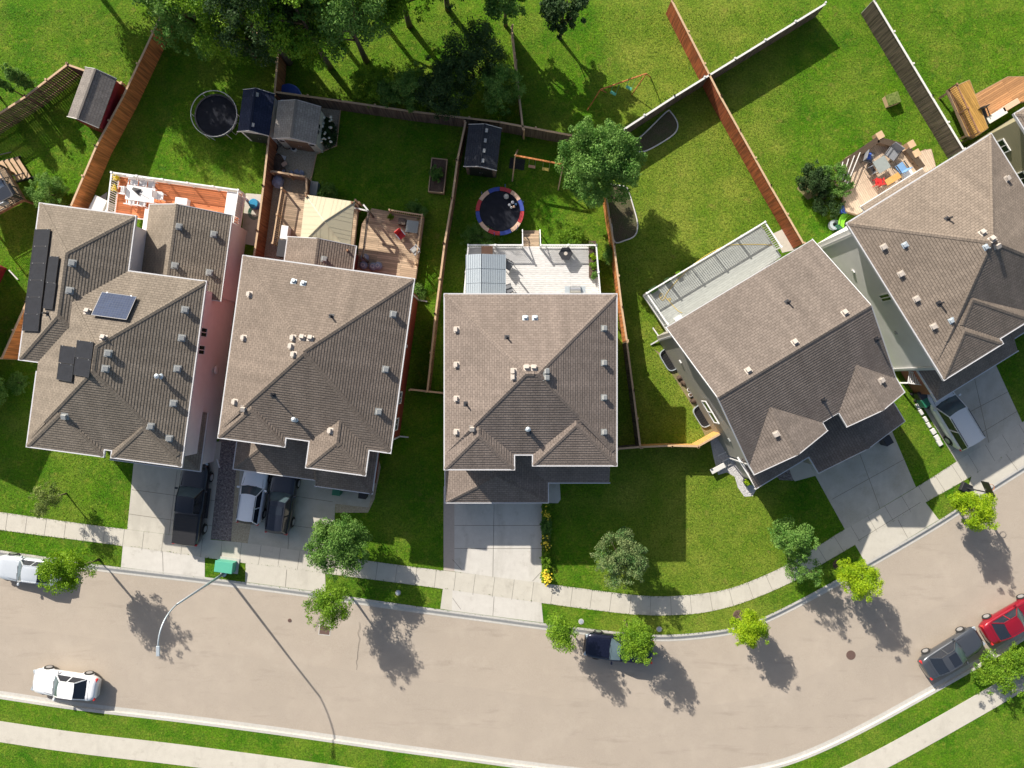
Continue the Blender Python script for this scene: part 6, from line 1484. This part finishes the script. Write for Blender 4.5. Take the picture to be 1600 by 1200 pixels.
car('white sedan on the far side of the road, only its near side in the photograph', 96, 1073, 172, 'sedan', pw, 4.7, 1.8, 1.45)
car('silver minivan parked nose-in on the right-hand driveway', 1495, 650, 121, 'van', pbe, 4.9, 1.95, 1.75, cat='minivan', name='parked_minivan', zref=1.3)

# ------------------------------------------------------------- trees and shrubs
def leaf_cloud(rng, centres, radii, per, size, flatz=.75, up=.35):
    """many small leaf faces spread in clumps; returns verts (n*4,3) """
    V = []
    for (cx, cy, cz), r, n in zip(centres, radii, per):
        d = rng.normal(size=(n, 3)); d /= np.linalg.norm(d, axis=1)[:, None]
        rad = r * rng.random(n) ** .42
        p = d * rad[:, None]; p[:, 2] *= flatz; p += (cx, cy, cz)
        nrm = rng.normal(size=(n, 3)) + d * .8; nrm[:, 2] += up; nrm /= np.linalg.norm(nrm, axis=1)[:, None]
        a = np.cross(nrm, rng.normal(size=(n, 3))); a /= np.linalg.norm(a, axis=1)[:, None]; b = np.cross(nrm, a)
        s = size * rng.uniform(.6, 1.3, n)[:, None]
        V.append(np.stack([p - a * s * .5, p + b * s * .33, p + a * s * .5, p - b * s * .33], 1).reshape(-1, 3))
    return np.concatenate(V)
def leaf_mesh(name, V, mat, parent):
    me = bpy.data.meshes.new(name); nv = len(V); nf = nv // 4
    me.vertices.add(nv); me.vertices.foreach_set('co', V.astype(np.float32).ravel()); me.loops.add(nv); me.loops.foreach_set('vertex_index', np.arange(nv, dtype=np.int32))
    me.polygons.add(nf); me.polygons.foreach_set('loop_start', np.arange(0, nv, 4, dtype=np.int32)); me.polygons.foreach_set('loop_total', np.full(nf, 4, dtype=np.int32))
    me.materials.append(mat); me.update(calc_edges=True); me.validate()
    o = bpy.data.objects.new(name, me); COL.objects.link(o); o.parent = parent; return o
def tree(label, bx, by, h, cr, ch0, mat, seed, leaves=5000, size=.13, lean=(0, 0), name='tree', cat='tree', group=None, elong=1.0, ang=0.0, clump=.36, nclump=26, sparse=0.0, base3=None, top=.8):
    """bx,by: where the trunk meets the ground (pixels); h total height; cr crown radius; ch0 crown underside height"""
    g = base3 if base3 is not None else P(bx, by, 0); t = thing(name, label, cat, g, 0, group); rng = np.random.default_rng(seed); rnd = random.Random(seed); nclump = int(nclump * 1.5); cr *= 1.13; leaves = int(leaves * 1.9); size *= .84
    hc = (h - ch0) / 2; cz = ch0 + hc; C = []; Rr = []; ca, sa = math.cos(R(ang)), math.sin(R(ang))
    for k in range(nclump):
        for _ in range(30):
            d = np.array([rnd.gauss(0, 1) for _ in range(3)]); d /= np.linalg.norm(d); rr = rnd.random() ** .35
            p = d * rr * (1 - clump * .75); zz = p[2]; f = 1.0 if zz < .1 else (1 - (zz - .1) * (1 - top))
            if rnd.random() < .8 or rr > .5: break
        x, y = p[0] * cr * f * elong, p[1] * cr * f
        C.append((x * ca - y * sa + lean[0] * (zz * .5 + .5), x * sa + y * ca + lean[1] * (zz * .5 + .5), cz + zz * hc)); Rr.append(clump * cr * rnd.uniform(.55, 1.15))
    for k in range(int(nclump * .55)):      # stray twigs that break the outline
        a = rnd.random() * 2 * PI; zz = rnd.uniform(-.7, .8); e = math.sqrt(max(.05, 1 - zz * zz)) * rnd.uniform(.72, .95)
        x, y = math.cos(a) * e * cr * elong, math.sin(a) * e * cr; C.append((x * ca - y * sa + lean[0] * (zz * .5 + .5), x * sa + y * ca + lean[1] * (zz * .5 + .5), cz + zz * hc)); Rr.append(clump * cr * rnd.uniform(.3, .5))
    w = np.array(Rr) ** 2; per = np.maximum(12, (leaves * w / w.sum()).astype(int))
    leaf_mesh('crown' if cat == 'tree' else 'foliage', leaf_cloud(rng, C, Rr, per, size), mat, t)
    mb = MB(); tr = max(.035, h * .016)
    tp = Vector((lean[0] * .55, lean[1] * .55, ch0 + hc * 1.0)); mb.tube([(0, 0, -.05), (lean[0] * .05, lean[1] * .05, ch0 * .5), (lean[0] * .2, lean[1] * .2, ch0), tp], [tr * 1.25, tr, tr * .8, tr * .35], 8)
    for i in range(min(len(C), 12)):
        c = Vector(C[i]); s = Vector((lean[0] * .2, lean[1] * .2, ch0 * .95)).lerp(tp, rnd.random() * .7); m_ = s.lerp(c, .5) + Vector((0, 0, -.05)); mb.tube([s, m_, c], [tr * .45, tr * .3, tr * .12], 5)
    mb.build('trunk' if cat == 'tree' else 'stems', M['trunk'], t, smooth=True)
    return t
def crown_at(px, py, h, bx, by, zc):
    """offset of the crown centre from the trunk base so that it is seen at px,py"""
    q = P(px, py, zc) - P(bx, by, 0); return (q.x, q.y)
# boulevard and front-yard trees
tree('bright green street tree over the silver sedan at the left', 155, 874, 5.9, 1.45, 2.1, M['lf_bright'], 1, 6000, .13, lean=crown_at(106, 886, 0, 155, 874, 4.0), elong=1.15, ang=20, name='street_tree')
tree('full leafy street tree standing over the storm drain', 540, 921, 5.4, 1.45, 1.6, M['lf_mid'], 2, 6500, .12, lean=crown_at(511, 946, 0, 540, 921, 3.5), name='street_tree')
tree('slim leafy street tree just left of the navy sedan', 872, 962, 4.8, 1.2, 1.2, M['lf_mid'], 3, 5500, .12, lean=crown_at(881, 990, 0, 872, 962, 3.0), elong=.85, name='street_tree', ang=0)
tree('leafy street tree over the tail of the navy sedan', 976, 970, 5.0, 1.3, 1.2, M['lf_mid'], 4, 6500, .12, lean=crown_at(995, 1006, 0, 976, 970, 3.1), name='street_tree')
tree('yellow-green young street tree beside a dark mulch ring on the bend', 1153, 962, 4.3, 1.22, 1.0, M['lf_yellow'], 5, 9000, .11, lean=crown_at(1172, 986, 0, 1153, 962, 2.7), name='street_tree')
tree('yellow-green young street tree in front of the gabled house driveway', 1309, 884, 4.9, 1.28, 1.0, M['lf_yellow'], 6, 9500, .11, lean=crown_at(1340, 908, 0, 1309, 884, 2.9), name='street_tree')
tree('yellow-green young street tree below the basketball hoop', 1487, 782, 5.0, 1.35, 1.0, M['lf_yellow'], 7, 9500, .11, lean=crown_at(1523, 798, 0, 1487, 782, 3.0), elong=1.1, ang=-30, name='street_tree')
tree('dense rounded green tree covering the pavement by the second driveway', 550, 838, 5.0, 2.05, .9, M['lf_green'], 8, 14000, .13, lean=crown_at(524, 851, 0, 550, 838, 3.0), nclump=46, clump=.28)
tree('bronze-tipped crabapple tree on the middle house lawn', 962, 858, 4.4, 1.9, .8, M['lf_bronze'], 9, 10000, .12, lean=crown_at(967, 876, 0, 962, 858, 2.6), nclump=40, clump=.24)
tree('small sparse tree on the first front lawn, leaning left', 104, 771, 3.4, 1.15, 1.3, M['lf_olive'], 10, 1900, .12, lean=crown_at(75, 783, 0, 104, 771, 2.4), nclump=16, clump=.26, elong=.9)
tree('airy green tree at the lawn edge of the gabled house', 1212, 828, 5.2, 1.55, 1.0, M['lf_green'], 11, 5200, .13, lean=crown_at(1236, 842, 0, 1212, 828, 3.2), nclump=24, clump=.28, elong=.8, ang=60)
tree('wispy silver-green tree overhanging the pavement beside the airy green one', 1232, 872, 4.6, 1.3, .8, M['lf_green'], 12, 2800, .10, lean=crown_at(1254, 893, 0, 1232, 872, 3.0), nclump=22, clump=.22, elong=.8, ang=70)
tree('broad bright shrub behind the red and grey sedans, lower right', 1565, 1040, 2.0, 1.9, .2, M['lf_mid'], 13, 9000, .12, elong=1.6, ang=10, name='shrub', cat='shrub', nclump=34, clump=.25)
# back-yard trees
tree('big leafy maple over the swing set behind the middle house', 930, 292, 7.2, 2.75, 2.0, M['lf_green'], 20, 26000, .16, lean=crown_at(934, 254, 0, 930, 292, 4.6), nclump=70, clump=.22)
tree('dark evergreen shrub against the roof corner in the far left yard', 88, 307, 1.9, 1.35, .1, M['lf_green'], 21, 7000, .10, elong=1.15, name='shrub', cat='shrub', nclump=30, clump=.25)
tree('dusky lilac bush beside the tan sun deck, left one', 1262, 285, 1.9, 1.15, .2, M['lf_dark'], 22, 5000, .11, name='shrub', cat='shrub', nclump=26, clump=.25)
tree('green bush crowding the tan sun deck, right of the dusky lilac', 1297, 288, 1.7, 1.1, .1, M['lf_green'], 23, 5000, .10, name='shrub', cat='shrub', nclump=24, clump=.25, elong=1.2, ang=-50)
tree('low dark bush in the shade below the two deck bushes', 1286, 318, 1.1, 1.1, .1, M['lf_dark'], 24, 3600, .10, name='shrub', cat='shrub', nclump=20, clump=.25, elong=1.2, ang=-50)
tree('leafy shrub along the white deck rail, left of the stairs', 752, 373, .9, 1.15, .05, M['lf_green'], 25, 4600, .09, elong=1.35, name='shrub', cat='shrub', nclump=24, clump=.3)
tree('rounded bright shrub along the white deck rail, right of the stairs', 889, 370, 1.0, .95, .05, M['lf_mid'], 26, 4400, .09, elong=1.2, name='shrub', cat='shrub', nclump=22, clump=.3)
tree('thin climbing shrub between the white deck and the orange-topped fence', 948, 400, 1.3, .8, .1, M['lf_green'], 27, 1500, .10, elong=.5, name='shrub', cat='shrub', nclump=14)
tree('white-flowered hydrangea beside the large pale shed', 514, 211, 1.1, 1.05, .1, M['lf_dark'], 28, 3600, .11, elong=.6, name='shrub', cat='shrub', nclump=20, clump=.3)
q = MB(); rr = random.Random(4)
hyd = [o for o in scene.objects if o.get('label', '').startswith('white-flowered')][0]
for k in range(24): q.blob((rr.uniform(-.5, .5), rr.uniform(-1.0, 1.0), rr.uniform(.85, 1.1)), rr.uniform(.07, .12), 8)
q.build('blossoms', M['flower_white'], hyd, smooth=True)
tree('leafy plants growing out of the raised timber vegetable bed', 684, 276, .95, .62, .3, M['lf_green'], 29, 3000, .10, elong=.75, name='vegetable_plants', cat='plants', nclump=16, clump=.35)
tree('shade-loving bush above the gazebo corner', 512, 302, .9, .7, .05, M['lf_green'], 30, 2200, .09, elong=1.3, name='shrub', cat='shrub', nclump=14)
tree('small bush at the terrace corner nearest the fence', 652, 330, .9, .75, .05, M['lf_green'], 31, 2400, .09, elong=1.2, name='shrub', cat='shrub', nclump=14)
tree('small lime potted plant on the plank terrace', 613, 343, 1.1, .26, .6, M['lf_mid'], 32, 500, .08, name='potted_plant', cat='plant', nclump=8)
tree('leafy weed patch on the grass beside the red wall', 655, 458, .5, .7, .02, M['lf_green'], 33, 1500, .09, elong=.8, name='ground_plants', cat='plants', nclump=12)
tree('dark leafy hedge tree at the left edge beside the first house', -6, 610, 3.0, 1.9, .1, M['lf_green'], 34, 9000, .11, elong=.8, name='hedge_bush', cat='shrub', nclump=36, clump=.25)
tree('clipped ivy-green bush under the lower left corner of the first house', 36, 598, 1.0, .8, .02, M['lf_green'], 35, 2500, .09, name='shrub', cat='shrub', nclump=16)
for k, (y, n_, lf, lb) in enumerate(((798, 1.0, 'lf_mid', 'uppermost green clump of the yellow flower row by the middle driveway'), (822, .55, 'lf_green', 'small dark green clump second from the top of the yellow flower row'), (846, .8, 'lf_olive', 'brownish half-faded clump in the middle of the yellow flower row'), (873, .5, 'lf_mid', 'small round green clump just above the brightest yellow flowers'), (898, 1.0, 'lf_yellow', 'brightest yellow flower clump at the pavement end of the row'))):
    t = tree(lb, 853, y, .7, .42, .02, M[lf], 40 + k, 1500, .08, elong=1.45, ang=90, name='flower_clump', cat='flowers', group='flowers along the middle driveway', nclump=10)
    if k in (0, 2, 4):
        q = MB(); rr = random.Random(k)
        for _ in range((24, 0, 26, 0, 80)[k]): q.box((rr.gauss(0, .15), rr.gauss(0, .26), rr.uniform(.55, .82)), (.09, .08, .02), rr.random() * 3, 0, rr.uniform(-.5, .5), rr.uniform(-.5, .5))
        q.build('flowers', M['flower_yellow'], t)
tree('low green filler strip under the upper yellow flowers by the middle driveway', 853, 822, .45, .42, .02, M['lf_green'], 45, 3500, .08, elong=2.6, ang=90, name='flower_hedge', cat='hedge', group='flowers along the middle driveway', nclump=26)
tree('low green filler strip under the lower yellow flowers by the middle driveway', 853, 872, .45, .4, .02, M['lf_mid'], 46, 3500, .08, elong=2.6, ang=90, name='flower_hedge', cat='hedge', group='flowers along the middle driveway', nclump=26)
for x, y, lf, lb, s in ((925, 384, 'lf_bronze', 'dark bronze plant uppermost in the white deck end planter', 50), (926, 400, 'lf_yellow', 'yellow-green plant second in the white deck end planter', 51), (927, 415, 'lf_mid', 'green plant third in the white deck end planter', 52), (929, 430, 'lf_green', 'green plant lowest in the white deck end planter', 53)):
    pp = P(x, y, 1.4); pp.z = 1.1; tree(lb, 0, 0, .55, .3, .05, M[lf], s, 550, .08, name='planter_plant', cat='plant', group='plants in the deck end planter', nclump=8, base3=pp)
boxy('planter', 'long dark planter trough at the right end of the white deck', 'planter', 926, 405, 0, .9, (.5, 2.6, .3), M['mulch'])
for x, y, lb in ((1153, 961, 'dark mulch ring at the foot of the yellow-green tree on the bend'), (1309, 882, 'dark mulch ring at the foot of the tree before the gabled house driveway')):
    t = thing('mulch_ring', lb, 'mulch ring', P(x, y, 0)); MB().cyl((0, 0, -.01), .38, .05, 18, .3).build('mulch', M['mulch'], t)
# trees over the back fence and beyond the top of the photograph, whose shade falls over the yards
random.seed(12)
BT = [(590, 150, 3.2, 1.5, 'lf_mid', 'low leafy tree touching the back fence, leftmost of the fence row'), (622, 158, 3.0, 1.3, 'lf_green', 'small leafy tree second in the row behind the back fence'),
      (655, 160, 4.2, 1.5, 'lf_green', 'leafy tree third in the row behind the back fence'), (700, 165, 5.2, 2.0, 'lf_dark', 'big dark tree hanging over the back fence above the dark shed'), (783, 160, 4.4, 1.6, 'lf_green', 'rounded blue-green tree behind the back fence right of the dark shed'),
      (740, 120, 6.0, 2.3, 'lf_dark', 'tall dark tree beyond the fence row, above the dark shed')]
for k, (x, y, h, r, lf, lb) in enumerate(BT): tree(lb, x, y, h, r, .5, M[lf], 60 + k, int(3400 * r), .15, nclump=int(18 * r), clump=.26, group='trees behind the back fence')
UP = [(425, 30, 14, 3.2), (398, 88, 10.5, 2.8), (452, 98, 13.5, 2.9), (505, 30, 12.5, 3.1), (515, 105, 13, 2.8), (575, 5, 12, 3.0), (572, 95, 12.5, 2.8), (640, 40, 12, 2.8), (700, 15, 11.5, 2.6), (345, 80, 9.5, 2.5), (135, -35, 12, 3.0), (215, -15, 12.5, 2.9), (272, -65, 12, 2.8), (480, 60, 14, 3.1), (875, 60, 7, 1.5), (790, 40, 8, 1.7)]
UO = ['above the long reddish fence, in the taller row', 'left of the top end of the long reddish fence', 'behind the blue round cover', 'high above the pale shed', 'just above the back fence left part', 'topmost above the second yard', 'just above the back fence middle part', 'topmost above the dark shed', 'topmost right of the dark shed line', 'above the navy roofed shed', 'topmost above the red shed', 'topmost between the red shed and the long fence', 'topmost left of the net trampoline yard', 'second in the taller row, above the pale shed', 'alone in the yard beyond the grey fence stub', 'just left of the grey fence stub']
for k, ((x, y, h, r), lb) in enumerate(zip(UP, UO)): tree('tall spreading tree ' + lb, x, y, h, r, h * .2, M[('lf_green', 'lf_mid', 'lf_dark')[k % 3]], 80 + k, int(3000 * r), .2, nclump=int(13 * r), clump=.27, group='trees beyond the back fences')
for k, (x, y, h) in enumerate(((0, 152, 5.2), (36, 150, 4.0), (62, 142, 4.0))): tree(['columnar poplar at the left end of the top left row', 'columnar poplar in the middle of the top left row', 'columnar poplar at the right end of the top left row'][k], x, y, h, (.5, .28, .5)[k], .2, M['lf_green'], 95 + k, 5000, .12, nclump=30, clump=.6, group='columnar poplars behind the top left fence', top=.4)

# ------------------------------------------------------------- grass blades over the lawns, thicker along edges and fences
def inside(poly, X, Y):
    c = np.zeros(len(X), bool); n = len(poly)
    for i in range(n):
        x0, y0 = poly[i][0], poly[i][1]; x1, y1 = poly[(i + 1) % n][0], poly[(i + 1) % n][1]
        if y0 == y1: continue
        c ^= ((y0 > Y) != (y1 > Y)) & (X < (x1 - x0) * (Y - y0) / (y1 - y0) + x0)
    return c
rng = np.random.default_rng(77); NB = 230000
X = rng.uniform(-38, 38, NB); Y = rng.uniform(-16, 27, NB)
# keep the blades to the near side of the kerb
kx = np.array([p.x for p in KERB]); ky = np.array([p.y for p in KERB])
keep = Y > np.interp(X, kx, ky) + .08
for poly in HARD:
    pp = np.array([(p[0], p[1]) for p in poly]); bb = (X > pp[:, 0].min()) & (X < pp[:, 0].max()) & (Y > pp[:, 1].min()) & (Y < pp[:, 1].max()) & keep
    idx = np.where(bb)[0]; keep[idx[inside(pp, X[idx], Y[idx])]] = False
# skip what lies under the houses
for h_ in (h1, h2, h3, h4, h5, h6):
    pts = [(u, -v) for u, v in inset(h_.pts, 0.5)]; c_, s_ = h_.fr.c, h_.fr.s
    pp = np.array([(h_.fr.o.x + x * c_ - y * s_, h_.fr.o.y + x * s_ + y * c_) for x, y in pts]); idx = np.where(keep)[0]; keep[idx[inside(pp, X[idx], Y[idx])]] = False
X, Y = X[keep], Y[keep]; S = np.full(len(X), .05); Z = rng.uniform(.005, .035, len(X))
ex, ey = [], []
def edge(line, n_per_m, jit, closed=False):
    pts = list(line) + ([line[0]] if closed else [])
    for p, q in zip(pts, pts[1:]):
        ln = math.hypot(q[0] - p[0], q[1] - p[1]); k = int(ln * n_per_m)
        if abs(p[0]) > 45 or k < 1 or k > 4000: continue
        t_ = rng.random(k); ex.append(p[0] + (q[0] - p[0]) * t_ + rng.normal(0, jit, k)); ey.append(p[1] + (q[1] - p[1]) * t_ + rng.normal(0, jit, k))
edge([p for p in tl], 26, .045); edge([p for p in bl], 26, .045)
edge([p + Vector((0, .03)) for p in KERB], 16, .04)
for f_ in FL: edge(f_, 40, .14)
EX = np.concatenate(ex); EY = np.concatenate(ey)
# edges that cross a driveway carry no grass
ok = np.ones(len(EX), bool)
for poly in HARD:
    pp = np.array([(p[0], p[1]) for p in poly])
    if len(pp) > 60: continue
    c0 = pp.mean(0); pp = c0 + (pp - c0) * 1.06; idx = np.where(ok)[0]; ok[idx[inside(pp, EX[idx], EY[idx])]] = False
EX, EY = EX[ok], EY[ok]
X = np.concatenate([X, EX]); Y = np.concatenate([Y, EY]); Z = np.concatenate([Z, rng.uniform(.01, .06, len(EX))]); n = len(X)
p = np.stack([X, Y, Z], 1); nrm = rng.normal(size=(n, 3)); nrm[:, 2] += .9; nrm /= np.linalg.norm(nrm, axis=1)[:, None]
a = np.cross(nrm, rng.normal(size=(n, 3))); a /= np.linalg.norm(a, axis=1)[:, None]; bq = np.cross(nrm, a); s = rng.uniform(.04, .11, n)[:, None]
V = np.stack([p - a * s * .5, p + bq * s * .22, p + a * s * .5, p - bq * s * .22], 1).reshape(-1, 3)
gb = leaf_mesh('grass_blades', V, M['grass_blade'], None); gb['kind'] = 'stuff'; gb['label'] = 'short lawn grass blades and ragged edge tufts'; gb['category'] = 'grass'
